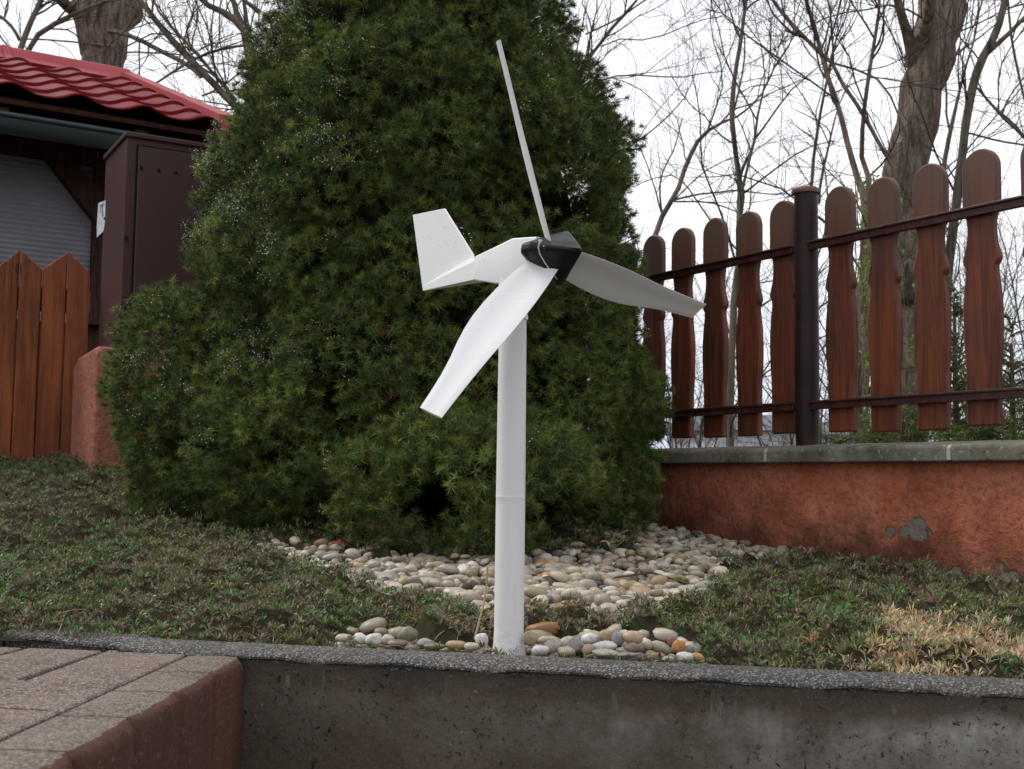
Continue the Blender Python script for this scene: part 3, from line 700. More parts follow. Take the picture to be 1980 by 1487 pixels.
for (p, nv, cr) in pts:
    n = int(58*(cr/.08)**2)
    v = nrm(RNG.normal(size=(n*3, 3))); v = v[(v@nv) > -.25][:n]
    rr = cr*(1+.16*RNG.normal(size=len(v))*.6)*RNG.choice([1, 1, .85, .6], len(v))
    q = p+v*rr[:, None]*np.array([1, 1, .82])
    TP.append(q); TD.append(nrm(v*.75+nv*.75+np.array([0, 0, .10]))); hue = RNG.uniform(.8, 1.2)
    TC.append(np.full(len(v), hue))
TP, TD, TC = map(np.concatenate, (TP, TD, TC))
# drop tufts that lie deep inside the neighbouring clumps' union is costly; keep all
nt_ = len(TP); print('tufts', nt_)
per = 40
Pn = np.repeat(TP, per, 0); Dn = np.repeat(TD, per, 0); n = len(Pn)
sh = RNG.normal(size=(n, 3)); Dn2 = nrm(Dn*.55+nrm(sh)*.95); back = RNG.uniform(-.007, .003, n)
Pn = Pn+Dn*back[:, None]
ln = RNG.uniform(.013, .024, n); wd = RNG.uniform(.0013, .0020, n)
tint = np.repeat(TC*RNG.uniform(.6, 1.4, nt_), per)*RNG.uniform(.8, 1.2, n)
ye = np.repeat(RNG.uniform(0, 1, nt_), per)[:, None]
colr = (np.array([.052, .102, .029])*(1-ye)+np.array([.165, .195, .042])*ye)*tint[:, None]
br = np.repeat(RNG.random(nt_) < .005, per); colr[br] = np.array([.12, .07, .03])
V, F, C = needles(Pn, Dn2, ln, wd, colr)
crown = npmesh('crown', V, F, M['needle'], sp_, col=C)
# shoots inside each tuft
ntw = nt_; P0 = TP-TD*.03; D0 = TD
V, F, C = needles(P0, D0, np.full(ntw, .035), np.full(ntw, .003), np.tile([.09, .055, .03], (ntw, 1)))
npmesh('shoots', V, F, M['twig'], crown)
# solid dark core, added to block light through the crown
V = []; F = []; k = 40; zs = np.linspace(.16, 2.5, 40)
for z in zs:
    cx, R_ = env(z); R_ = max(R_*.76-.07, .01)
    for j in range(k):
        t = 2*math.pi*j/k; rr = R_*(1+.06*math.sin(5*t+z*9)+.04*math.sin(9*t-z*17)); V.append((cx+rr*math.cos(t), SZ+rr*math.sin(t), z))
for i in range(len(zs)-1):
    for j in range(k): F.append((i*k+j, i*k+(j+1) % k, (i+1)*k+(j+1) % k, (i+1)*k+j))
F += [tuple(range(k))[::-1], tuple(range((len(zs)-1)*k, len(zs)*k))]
m = MB(); m.add(V, F); m.build('shade_core', M['core'], sp_, smooth=True)
m = MB(); m.tube([(-.33, 3.3, -.1), (-.33, 3.3, .3), (-.32, 3.3, 1.2)], [.055, .05, .035], 10); m.build('trunk', M['bark_big'], sp_, smooth=True)
# water beads on the needle tips
def octas(P, r):
    d = np.array([(1, 0, 0), (-1, 0, 0), (0, 1, 0), (0, -1, 0), (0, 0, 1), (0, 0, -1)], float)
    f = np.array([(0, 2, 4), (2, 1, 4), (1, 3, 4), (3, 0, 4), (2, 0, 5), (1, 2, 5), (3, 1, 5), (0, 3, 5)])
    V = (P[:, None, :]+d[None]*r[:, None, None]).reshape(-1, 3); F = (f[None]+(np.arange(len(P))*6)[:, None, None]).reshape(-1, 3); return V, F
w_ = np.clip((-.25-TP[:, 0])*1.6+.08, .03, 1)*np.clip((TP[:, 2]-.3)*1.2, .05, 1)*(TP[:, 1] < 3.5)*(TD[:, 2] > .05)
w_ = w_*np.clip(fbm(TP[:, 0]*1.4, TP[:, 2]*1.4, 1.4, 21)*.9+.5, .02, 1.4)
sel = np.repeat(RNG.random(nt_) < w_*.9, per) & (RNG.random(n) < .2)
tip = (Pn+Dn2*ln[:, None])[sel]; V, F = octas(tip, RNG.uniform(.0008, .0017, len(tip))); print('beads', len(tip))
o = npmesh('water_beads', V, F, M['water'], crown, smooth=True); o['kind'] = 'stuff'

# ------------------------------------------------------------------ pebbles
def ico(sub):
    bm = bmesh.new(); bmesh.ops.create_icosphere(bm, subdivisions=sub, radius=1); bm.verts.ensure_lookup_table()
    V = np.array([v.co[:] for v in bm.verts]); F = np.array([[v.index for v in f.verts] for f in bm.faces]); bm.free(); return V, F
IV, IF = ico(3); IV2, IF2 = ico(2)
PAL = np.array([(.40, .375, .33), (.33, .30, .255), (.27, .245, .21), (.46, .44, .41), (.24, .235, .225), (.34, .26, .17), (.20, .16, .12), (.36, .20, .10), (.17, .17, .165), (.30, .27, .19)])
PAL = PAL*np.array([1.22, 1.16, 1.04]); PAL[8] = (.10, .10, .10); PAL[6] = (.14, .10, .07)
PW = np.array([.2, .2, .14, .21, .09, .07, .035, .03, .05, .03]); PW = PW/PW.sum()
def pebble_geo(base, c, sx, sy, sz, rz, tilt, seed):
    r = np.random.default_rng(seed); V = base.copy()
    for k_ in range(4):
        d = nrm(r.normal(size=3)); V += nrm(V)*(.10/(k_*.6+1)*np.sin((V@d)*(2.2+k_*1.6)+r.uniform(0, 6)))[:, None]
    V = np.sign(V)*np.abs(V)**.94*np.array([sx, sy, sz])
    R_ = np.array(Matrix.Rotation(rz, 3, 'Z') @ Matrix.Rotation(tilt, 3, 'X') @ Matrix.Rotation(tilt*.6, 3, 'Y'))
    return V@R_.T+c
def scatter(n, xr, yr, dmin, test):
    """dart throwing on a grid"""
    out = []; cell = {}; g_ = dmin
    X = RNG.uniform(*xr, n); Y = RNG.uniform(*yr, n); ok = test(X, Y)
    for x, y in zip(X[ok], Y[ok]):
        i, j = int(x//g_), int(y//g_)
        if any((x-a)**2+(y-b)**2 < dmin*dmin for di in (-1, 0, 1) for dj in (-1, 0, 1) for a, b in cell.get((i+di, j+dj), ())): continue
        cell.setdefault((i, j), []).append((x, y)); out.append((x, y))
    return np.array(out)
def peb_test(X, Y):
    pm, P = peb_mask(X, Y)
    inb = (Y > kerb_back(X)+.012) & (X < wallX(Y)+.01)
    hid = (np.hypot(X+.33, Y-3.3) < .80) & (np.hypot(X+.33, Y-3.3) > .55) & (X > -.5)
    return (pm | hid) & inb
PV, PF, PC, o_ = [], [], [], 0
for layer, dm in ((0, .0190), (1, .025)):
    pp = scatter(60000, (-1.0, 1.0), (1.5, 4.4), dm, peb_test)
    for (x, y) in pp:
        front = y < kerb_back(x)+.13
        if front and (layer or True) and y < kerb_back(x)+.115: continue
        if math.hypot(x, y-1.689) < .03: continue
        s = random.choice((random.uniform(.006, .009), random.uniform(.008, .013), random.uniform(.010, .016)))*(1.12 if y < 2.3 else 1.0)*(1 if layer == 0 else 1.05); el = random.uniform(1.0, 1.65)
        fl = random.uniform(.5, .8); z = float(soil_z(x, y))+s*fl*.55+(.014 if layer else 0)*random.random()+random.uniform(-.004, .003)
        near = y < 2.0; b_, f_ = (IV2, IF2)
        V = pebble_geo(b_, np.array([x, y, z]), s*el, s*.95, s*fl, random.uniform(0, 3.14), random.uniform(-.5, .5), random.randrange(10**6))
        PV.append(V); PF.append(f_+o_); o_ += len(V)
        c = PAL[RNG.choice(len(PAL), p=PW)]*random.uniform(.6, 1.08); PC.append(np.tile(c, (len(V), 1)))
print('pebbles', len(PV))
o = npmesh('pebble_bed', np.concatenate(PV), np.concatenate(PF), M['pebble'], origin=(.2, 2.3, 0), col=np.concatenate(PC), smooth=True)
tag(o, 'bed of rounded white, beige and grey pebbles around the foot of the spruce', 'gravel', kind='stuff')
# the stones in front, one by one: px, py (bottom centre in the photo), width px, height px, turn, colour, label, depth behind the kerb
white, cream, gry, tan, brn, org_, oliv, pnk = (.58, .56, .53), (.42, .38, .31), (.28, .28, .27), (.38, .29, .19), (.20, .15, .11), (.46, .22, .08), (.20, .19, .12), (.36, .27, .23)
ST = [(663, 1243, 30, 16, .2, cream, 'small cream pebble, leftmost of the row behind the kerb', .02), (696, 1246, 30, 20, .2, white, 'white pebble left of the brightest white one, behind the kerb', .02),
      (722, 1248, 32, 22, .3, white, 'bright white pebble in the row left of the turbine', .015), (748, 1249, 28, 20, .8, cream, 'cream pebble right beside the bright white one, left of the turbine', .02),
      (768, 1252, 38, 14, .0, brn, 'flat brown pebble at the kerb left of the olive one', .012), (786, 1246, 40, 30, 2.2, oliv, 'big olive green pebble leaning over the row left of the turbine', .045),
      (736, 1230, 26, 14, .1, oliv, 'dark olive pebble lying behind the bright white one', .07), (822, 1252, 30, 16, .4, gry, 'slate grey pebble beside the dead grass left of the turbine', .02),
      (840, 1258, 42, 12, .1, oliv, 'low greenish pebble pressed against the kerb left of the turbine', .008), (882, 1258, 38, 18, .1, tan, 'tan brown pebble in the dead grass left of the turbine', .015),
      (915, 1260, 34, 16, .3, cream, 'pale pebble third left from the turbine foot, against the kerb', .012), (932, 1250, 24, 26, 1.3, white, 'upright white pebble left of the turbine foot', .025),
      (948, 1262, 26, 8, .3, pnk, 'flat pinkish pebble touching the left side of the turbine foot', .012),
      (1027, 1250, 26, 26, 1.2, tan, 'round tan pebble just right of the turbine foot', .035), (1047, 1268, 36, 18, .2, white, 'white pebble nearest the right side of the turbine foot', .010),
      (1070, 1262, 38, 24, 2.9, cream, 'large cream pebble behind the first white one, right of the turbine', .03), (1095, 1268, 34, 16, .1, cream, 'beige pebble at the kerb below the large cream one', .010),
      (1114, 1264, 24, 30, 1.9, gry, 'upright mottled grey pebble right of the turbine', .022), (1137, 1267, 24, 20, 1.2, tan, 'small round tan pebble between the grey one and the long white one', .018),
      (1170, 1262, 52, 20, .05, white, 'long bright white pebble right of the turbine', .028), (1172, 1272, 50, 14, .1, cream, 'flat cream pebble in front of the long white one', .008),
      (1141, 1246, 34, 20, .2, white, 'speckled pale pebble behind the long white one', .07), (1172, 1243, 28, 24, 1.0, tan, 'rounded tan pebble behind the long white one', .07),
      (1196, 1250, 24, 30, 1.4, gry, 'tall grey pebble leaning beside the white and orange one', .05), (1225, 1248, 38, 26, .3, (.50, .38, .26), 'white and orange pebble to the right of the tall grey one', .05),
      (1224, 1262, 32, 16, .2, brn, 'brown flat pebble in front of the white and orange one', .022), (1215, 1273, 40, 10, .1, gry, 'low grey pebble sunk against the kerb right of the long white one', .008),
      (1272, 1278, 30, 16, .3, (.34, .22, .12), 'mottled rusty pebble left of the orange one', .018), (1292, 1281, 24, 12, .2, cream, 'small cream pebble at the kerb below the orange one', .008),
      (1314, 1264, 28, 24, .4, org_, 'bright orange pebble, the most orange in the row', .035), (1300, 1252, 20, 20, 1.2, (.22, .10, .07), 'dark red pebble beside the bright orange one', .05),
      (1328, 1280, 38, 17, .1, white, 'white oval pebble, rightmost white one behind the kerb', .010), (1350, 1281, 30, 16, .6, (.44, .26, .13), 'orange brown pebble at the right end of the row', .014), (1336, 1264, 18, 18, 1.2, gry, 'small blue grey pebble right of the bright orange one', .04)]
for i, (x, y, w, h, rz, c, lab, dk) in enumerate(ST):
    p = at(x, y, 1.6)
    for _ in range(6): Y = kerb_back(p[0])+.003+dk; p = at(x, y-h*.5, Y)
    sx = w*.5*p[1]/FPX; sz = h*.5*p[1]/FPX; p[1] += sx*.6
    V = pebble_geo(IV, p, sx*1.02, sx*.8, sz*1.05, 0, 0, 1000+i)
    if rz > .5:
        V = V-p; t = (rz-1.5708)*.35; R_ = np.array(Matrix.Rotation(-t, 3, 'Y')); V = V@R_.T+p
    c = tuple(q*.92 for q in c)
    o = npmesh('pebble', V, IF, M['pebble'], origin=tuple(p), col=np.tile(c, (len(V), 1)), smooth=True); tag(o, lab, 'pebble', 'pebbles lined up behind the kerb')
# buried fill stones under the row so no bare gap shows
PV, PF, PC, o_ = [], [], [], 0
for (x, y) in scatter(9000, (-.30, .36), (1.5, 1.9), .019, lambda X, Y: (Y > kerb_back(X)+.012) & (Y < kerb_back(X)+.10) & ((X < -.03) | (X > .03))):
    s = random.uniform(.007, .012); V = pebble_geo(IV2, np.array([x, y, float(soil_z(x, y))+.001]), s*1.3, s, s*.7, random.uniform(0, 3), .2, random.randrange(10**6))
    PV.append(V); PF.append(IF2+o_); o_ += len(V); PC.append(np.tile(PAL[RNG.choice(len(PAL), p=PW)]*.6, (len(V), 1)))
tag(npmesh('small_gravel', np.concatenate(PV), np.concatenate(PF), M['pebble'], origin=(0, 1.65, 0), col=np.concatenate(PC), smooth=True), 'small dull stones between the larger pebbles behind the kerb', 'gravel', kind='stuff')

# ------------------------------------------------------------------ ground cover
def cover_test(X, Y):
    m_, P = cover_mask(X, Y); return m_ & (np.hypot(X, Y-1.689) > .042) & (Y > kerb_back(X)+.004) & (X < wallX(Y)+.015) & (P[..., 0] > -1000) & (P[..., 0] < 2250)
def cov(dm, n, yr, xr=(-3.3, 1.4)): return scatter(n, xr, yr, dm, cover_test)
pA = cov(.0082, 600000, (1.2, 2.5)); pB = cov(.0125, 160000, (2.5, 4.8)); pp = np.concatenate([pA, pB]); print('rosettes', len(pp))
X, Y = pp[:, 0], pp[:, 1]; Pp = proj(np.stack([X, Y, soil_z(X, Y)], -1))
Zb = soil_z(X, Y)+np.maximum(mound(X, Y), 0)*np.clip((Y-kerb_back(X))/.05, 0, 1)+RNG.uniform(-.004, .010, len(X))
straw = inpoly(proj(np.stack([X, Y, Zb+.012], -1))+np.stack([26*fbm(X, Y, 7, 31), 14*fbm(X, Y, 7, 32)], -1), [(1585, 1240), (1690, 1206), (1725, 1168), (1790, 1160), (1850, 1192), (2060, 1212), (2060, 1262), (1900, 1272), (1850, 1305), (1640, 1305), (1625, 1266)])
dry = (fbm(X, Y, 1.7, 41)*.55+fbm(X, Y, 9, 42)*.6 > .18) | ((Y > kerb_back(X)+.62) & (X > .2) & (RNG.random(len(X)) < .75))
per = 13; N = len(pp)
size = RNG.uniform(.6, 1.2, N)*np.where(straw, 1.28, 1.0)*np.where(X > .3, 1.1, 1)*(1+.25*(pp[:, 1] > 2.5))
cc = np.stack([.096+.095*RNG.random(N), .120+.088*RNG.random(N), .040+.034*RNG.random(N)], -1)
g2 = (fbm(X, Y, 3.1, 51) > .5)[:, None]; cc = np.where(g2, cc*np.array([.8, 1.12, 1.0]), cc)
dc = np.stack([.155+.10*RNG.random(N), .125+.080*RNG.random(N), .076+.050*RNG.random(N)], -1)
pick = dry & (RNG.random(N) < .62) | (RNG.random(N) < .14); cc = np.where(pick[:, None], dc, cc)
dk = RNG.random(N) < .12; cc[dk] = np.array([.045, .034, .020])
stc = np.stack([.44+.16*RNG.random(N), .335+.14*RNG.random(N), .20+.09*RNG.random(N)], -1)
rust = (fbm(X, Y, 6, 77) > .35) & (RNG.random(N) < .6); stc[rust] = stc[rust]*np.array([.90, .74, .58])
keep = RNG.random(N) < .88; cc = np.where((straw & keep)[:, None], stc, cc)
Pn = np.repeat(np.stack([X, Y, Zb], -1), per, 0); n = len(Pn)
th = RNG.uniform(0, 2*math.pi, n); el = RNG.uniform(-.05, 1.15, n)
tl_ = np.repeat(nrm(np.stack([RNG.normal(size=N)*.35, RNG.normal(size=N)*.35-.15, np.ones(N)], -1)), per, 0)
Dn = nrm(np.stack([np.cos(th)*np.cos(el), np.sin(th)*np.cos(el), np.sin(el)], -1)+tl_*.25)
sz_ = np.repeat(size, per)
ln = RNG.uniform(.007, .0145, n)*sz_; wd = RNG.uniform(.0015, .0027, n)
cn = np.repeat(cc, per, 0)*RNG.uniform(.65, 1.45, n)[:, None]
pal = RNG.random(n) < .07; cn[pal] = np.array([.27, .27, .19])
V, F, C = leaves(Pn+Dn*.002, Dn, ln, wd, cn, .02)
tag(npmesh('ground_cover', V, F, M['cover'], origin=(0, 2, 0), col=C), 'low mat of mossy green and withered brown rosette plants covering the bed', 'ground cover', kind='stuff')
# dead stalks and thin blades
def wisps(n, test, xr, yr, name, mat, label, cat, lr=(.03, .08), kind='stuff', r=.0007, flat=1.0):
    m = MB(); c = 0
    while c < n:
        x, y = random.uniform(*xr), random.uniform(*yr)
        if not test(np.array(x), np.array(y)): continue
        c += 1; z = float(soil_z(x, y))+.008; l_ = random.uniform(*lr); a_ = random.uniform(0, 6.28); e_ = random.uniform(.1, .9)*flat; P = []
        d = np.array([math.cos(a_), math.sin(a_), e_]); p = np.array([x, y, z]); q = random.uniform(-.8, .8)
        for i in range(6): P.append(p.copy()); p = p+nrm(d)*l_/5; d = d+np.array([math.cos(a_+1.57)*q*.3, math.sin(a_+1.57)*q*.3, -.22*flat])
        m.tube(P, [r*(1-.6*i/5) for i in range(6)], 3, False)
    o = m.build(name, mat, origin=(0, 2, 0)); tag(o, label, cat, kind=kind); return o
wisps(420, cover_test, (-1.6, 1.2), (1.3, 3.6), 'dead_stalks', M['straw'], 'thin pale dead stalks strewn over the ground cover', 'dead stalks')
# dead grass clump left of the pole
m = MB(); cp = ground_at(918, 1228)
for i in range(150):
    a_ = random.uniform(0, 6.28); rr = random.uniform(0, .038); p = cp+np.array([rr*math.cos(a_), rr*math.sin(a_), .012]); d = np.array([math.cos(a_)*.9-.25, math.sin(a_)*.9-.2, random.uniform(.2, 1.3)]); P = []; l_ = random.uniform(.03, .075)
    for j in range(6): P.append(p.copy()); p = p+nrm(d)*l_/5; d = d+np.array([random.uniform(-.25, .25), random.uniform(-.25, .25), -.35])
    m.tube(P, [.0011, .0010, .0010, .0008, .0007, .0004], 3, False)
m.tube([at(918, 1235, 1.72), at(935, 1170, 1.74), at(941, 1130, 1.75), at(943, 1095, 1.75), at(951, 1088, 1.755), at(963, 1090, 1.76)], [.0016, .0015, .0014, .0013, .001, .0008], 5)
tag(m.build('dead_grass_tuft', M['straw'], origin=tuple(cp)), 'tangled tuft of dead straw coloured grass left of the turbine pipe', 'dead grass')
# fallen leaves, twig, moss
def leaf(name, px, py, lpx, mat, label, ang, tilt=.5, Y=None, lift=.018):
    p = ground_at(px, py); p[2] += lift; s = lpx*p[1]/FPX; V = []; F = []; n = 8
    for i in range(n+1):
        t = i/n; w_ = .30*math.sin(math.pi*t**.8)**.8*(1+.15*math.sin(t*19)); c_ = .08*math.sin(t*3)
        V += [(t-.5, -w_*.9, c_+w_*.35), (t-.5, 0, c_), (t-.5, w_*.9, c_+w_*.3)]
    for i in range(n): F += [(i*3, i*3+1, i*3+4, i*3+3), (i*3+1, i*3+2, i*3+5, i*3+4)]
    R_ = np.array(Matrix.Rotation(ang, 3, 'Z') @ Matrix.Rotation(tilt, 3, 'X') @ Matrix.Rotation(tilt*.4, 3, 'Y')); V = [R_@np.array(v)*s+p for v in V]
    m = MB(); m.add(V, F); o = m.build(name, mat, origin=tuple(p), smooth=True); sm = o.modifiers.new('thick', 'SOLIDIFY'); sm.thickness = .0006; tag(o, label, 'leaf')
leaf('fallen_leaf', 80, 1008, 26, M['leaf_red'], 'small rusty red leaf standing up in the ground cover on the left', 1.2, 1.2)
leaf('fallen_leaf', 1692, 1186, 40, M['leaf_brown'], 'curled brown leaf lying above the straw coloured patch', 2.6, .7)
leaf('fallen_leaf', 662, 1074, 52, M['leaf_red'], 'dark red leaf lying in the shade under the spruce', .2, .3)
leaf('fallen_leaf', 215, 1010, 34, M['leaf_brown'], 'dull dead leaf in the ground cover left of the spruce foot', .3, .4)
m = MB(); m.tube([ground_at(1190, 1140)+[0, 0, .022], ground_at(1260, 1134)+[0, 0, .026], ground_at(1330, 1152)+[0, 0, .022]], [.002, .0026, .0018], 6); tag(m.build('fallen_twig', M['twig'], origin=tuple(ground_at(1260, 1134))), 'thin dark twig lying across the pebbles right of the turbine', 'twig')
m = MB(); m.tube([ground_at(1500, 1290)+[0, 0, .02], ground_at(1250, 1292)+[0, 0, .02]], [.001, .001], 4)
mp_ = ground_at(1295, 1138); VL, FL = [], []
for i in range(9):
    VL.append(pebble_geo(IV2, mp_+np.array([random.uniform(-.03, .03), random.uniform(-.008, .008), random.uniform(.015, .021)]), random.uniform(.007, .012), .008, .005, random.uniform(0, 3), .2, 50+i)); FL.append(IF2+i*len(IV2))
npm = npmesh('moss_patch', np.concatenate(VL), np.concatenate(FL), M['moss'], origin=tuple(mp_), smooth=True); tag(npm, 'yellow green moss cushion on the pebbles right of the turbine', 'moss')
# small fresh weed by the kerb and grass by the gate
def weed(px, py, n, label, sz=.012):
    p = ground_at(px, py)+np.array([0, .01, .022]); P = np.tile(p, (n, 1))+RNG.normal(size=(n, 3))*np.array([.011, .008, .004]); th = RNG.uniform(0, 6.28, n); D = nrm(np.stack([np.cos(th), np.sin(th), RNG.uniform(.2, 1, n)], -1))
    V, F, C = leaves(P, D, RNG.uniform(.7, 1.2, n)*sz, np.full(n, sz*.7), np.tile([.075, .17, .02], (n, 1))*RNG.uniform(.8, 1.3, n)[:, None]); tag(npmesh('green_weed', V, F, M['cover'], origin=tuple(p), col=C), label, 'weed')
weed(152, 1190, 26, 'bright green clover-like weed, the larger one at the left kerb'); weed(200, 1200, 14, 'small bright green weed right of the larger weed at the left kerb', .010)
n = 1900; t = RNG.random(n); gx0 = ground_at(-300, 925); gx1 = ground_at(170, 928)
P = gx0+(gx1-gx0)*t[:, None]+RNG.normal(size=(n, 3))*np.array([.02, .05, 0]); P[:, 2] = soil_z(P[:, 0], P[:, 1])
D = nrm(np.stack([RNG.normal(size=n)*.35, RNG.normal(size=n)*.3, np.ones(n)], -1))
V, F, C = needles(P, D, RNG.uniform(.02, .075, n), np.full(n, .0028), np.tile([.055, .10, .028], (n, 1))*RNG.uniform(.6, 1.5, n)[:, None])
tag(npmesh('grass_tufts', V, F, M['cover'], origin=tuple(gx0), col=C), 'green grass growing along the foot of the wooden gate', 'grass', kind='stuff')

# ------------------------------------------------------------------ gate, pillar, meter cabinet on the left
PA = np.array([-.500, .866, 0]); PB = np.array([.866, .500, 0])        # grid directions of the cabinet corner
c0 = at(183, 800, 3.72); c0[2] = 0
M['stucco2'] = stucco('salmon_render', (.43, .175, .125), (.34, .125, .085), (), False).m
pl_ = empty('rendered_wall_end', (c0[0], c0[1], .1), 'salmon rendered wall end under the brown cabinet beside the gate', 'wall')
zt0 = at(183, 672, 3.72)[2]
m = MB(); m.prism([(0, -.1), (.40, -.1), (.40, zt0-.03), (.33, zt0-.004), (.02, zt0+.008), (0, zt0-.012)], c0, PA, Z_, PB*1.6); m.build('wall_body', M['stucco2'], pl_, bevel=.012)
cb = empty('meter_cabinet', tuple(c0+PB*.085+PA*.05+Z_*zt0), 'tall brown metal meter cabinet with a torn white sticker on its side', 'cabinet')
k0 = c0+PB*.075+PA*.045; kz0 = zt0+.004; kz1 = at(227, 262, k0[1])[2]; kd_, kw_ = .335, .56; kh = kz1-kz0
m = MB(); m.box(k0+Z_*kz0, PB*kw_, PA*kd_, Z_*kh); m.build('body', M['cab'], cb, bevel=.003)
m = MB(); m.box(k0+Z_*(kz1-.004)-PB*.008-PA*.010, PB*(kw_+.016), PA*(kd_+.014), Z_*.016); m.build('lid', M['cab'], cb, bevel=.003)
m = MB(); m.box(k0+PB*.030+Z_*(kz0+.02)-PA*.0035, PB*(kw_-.045), PA*.003, Z_*(kh-.045)); m.build('door_gap', M['gap'], cb)
m = MB(); m.box(k0+PB*.036+Z_*(kz0+.026)-PA*.010, PB*(kw_-.057), PA*.0065, Z_*(kh-.057)); dr = m.build('door', M['cab'], cb, bevel=.003)
def onplane(px, py, P, n):
    d = _F*FPX + _R*(px-990) - _U*(py-743.5); return CAM+d*(np.dot(P-CAM, n)/np.dot(d, n))
fr = k0-PA*.0105
for (x, y) in ((273, 325), (307, 330), (340, 334), (373, 339), (244, 460)):
    q = onplane(x, y, fr, -PA); m = MB(); m.tube([q-PA*.0006, q+PA*.003], .0065, 14); m.build('hole', M['gap'], dr)
sdp = k0-PB*.0015
q = [onplane(x, y, sdp, -PB) for x, y in ((190, 393), (204, 387), (203, 419), (199, 423), (203, 428), (200, 447), (187, 459), (187, 440))]
m = MB(); m.add(q+[p_+PB*.001 for p_ in q], [tuple(range(8)), tuple(range(8, 16))[::-1]]+[(i, (i+1) % 8, 8+(i+1) % 8, 8+i) for i in range(8)]); st_ = m.build('sticker', M['paper'], cb)
m = MB()
for a_, b_ in (((193, 398), (201, 395)), ((195, 400), (195, 412)), ((198.5, 399), (198.5, 420))):
    m.tube([onplane(*a_, sdp-PB*.001, -PB), onplane(*b_, sdp-PB*.001, -PB)], .0012, 4)
m.build('print_mark', M['ink'], st_)

gt = empty('wooden_gate', tuple(at(60, 900, 4.0)*[1, 1, 0]+[0, 0, .2]), 'orange brown wooden board gate with a zigzag top at the left edge', 'gate')
G1 = at(166, 700, 4.12); G0 = at(-120, 700, 3.98); G1[2] = G0[2] = 0; gd = nrm(G1-G0); gn = np.array([gd[1], -gd[0], 0])
xs = [-66, -22, 27, 71, 122, 166]; 
def gpos(px):
    d = _F*FPX + _R*(px-990) - _U*(743.5-743.5); n = np.array([gn[0], gn[1], 0]); t = np.dot(G0-CAM, n)/np.dot(d, n); p = CAM+d*t; p[2] = 0; return p
tops = [525, 478, 522, 482, 521, 487, 527]; edges = [-108, -64, -20, 27, 72, 121, 166]
tops = [521, 476, 519, 483, 520, 487, 528]
edges = [-108-44*k for k in range(10, 0, -1)]+edges; tops = [(521 if k % 2 == 0 else 474)-k*1.5 for k in range(10, 0, -1)]+tops
for i in range(16):
    pa, pb = gpos(edges[i]+1), gpos(edges[i+1]-1); za, zb_ = at(edges[i], tops[i], pa[1])[2], at(edges[i+1], tops[i+1], pb[1])[2]
    w_ = np.linalg.norm(pb-pa); rdp = .004*(i % 2)
    m = MB(); m.prism([(0, .12), (w_, .12), (w_, zb_), (0, za)], pa+gn*rdp, gd, Z_, -gn*.022); m.build('board', M['gate'], gt, bevel=.004)
for z in (.34, .80):
    m = MB(); m.box(gpos(-545)-gn*.055+Z_*z, gd*(np.linalg.norm(gpos(166)-gpos(-545))), gn*.032, Z_*.08); m.build('cross_rail', M['gate'], gt, bevel=.003)

# ------------------------------------------------------------------ garden hut with red tiled roof
hut = empty('garden_hut', (-2.2, 6.0, .1), 'dark timber garden hut with a red tile sheet roof and grey gutter', 'hut')
HB = nrm([.85, .53, 0]); HA = nrm([-.53, .85, 0])
E1 = at(431, 214, 5.03); ze = E1[2]; Ec = np.array([E1[0], E1[1], 0])           # eave corner at the right
ze -= .085; run = 1.78; rise = at(250, 160, 6.55)[2]-ze
LB = 3.2; WL = .262; steps = 7
def roof_h(u, v):
    ph = (u/WL) % 1.0; w_ = .5+.5*math.cos(2*math.pi*(ph-.0)); w_ = w_**1.5
    fr_ = (v*steps) % 1.0
    return .034*w_ + .016*(1-fr_)
nu, V, F = 200, [], []
vs = []
for k_ in range(steps):
    for q in (0, .33, .66, .995): vs.append((k_+q)/steps)
vs.append(1.0)
for v in vs:
    for i in range(nu+1):
        u = -LB+LB*i/nu; p = Ec+HB*u+HA*(v*run); p = p+Z_*(ze+rise*v+roof_h(u+.06, min(v, .9999))); V.append(p)
for j in range(len(vs)-1):
    for i in range(nu): F.append((j*(nu+1)+i, j*(nu+1)+i+1, (j+1)*(nu+1)+i+1, (j+1)*(nu+1)+i))
m = MB(); m.add(V, F); rf = m.build('roof', M['tile'], hut, smooth=.7); s_ = rf.modifiers.new('thick', 'SOLIDIFY'); s_.thickness = .006
# far slope and underside boards
m = MB(); r0 = Ec+HA*run+Z_*(ze+rise); m.add([r0-HB*LB, r0, r0+HA*run-Z_*rise, r0-HB*LB+HA*run-Z_*rise], [(0, 1, 2, 3)]); m.build('far_slope', M['tile'], rf).modifiers.new('thick', 'SOLIDIFY').thickness = .01
m = MB(); m.add([Ec-HB*LB+Z_*(ze-.03)+HA*.03, Ec+Z_*(ze-.03)-HB*.03+HA*.03, r0-Z_*.035-HB*.03, r0-HB*LB-Z_*.035], [(0, 3, 2, 1)]); m.build('roof_boarding', M['darkwood'], rf).modifiers.new('thick', 'SOLIDIFY').thickness = .018
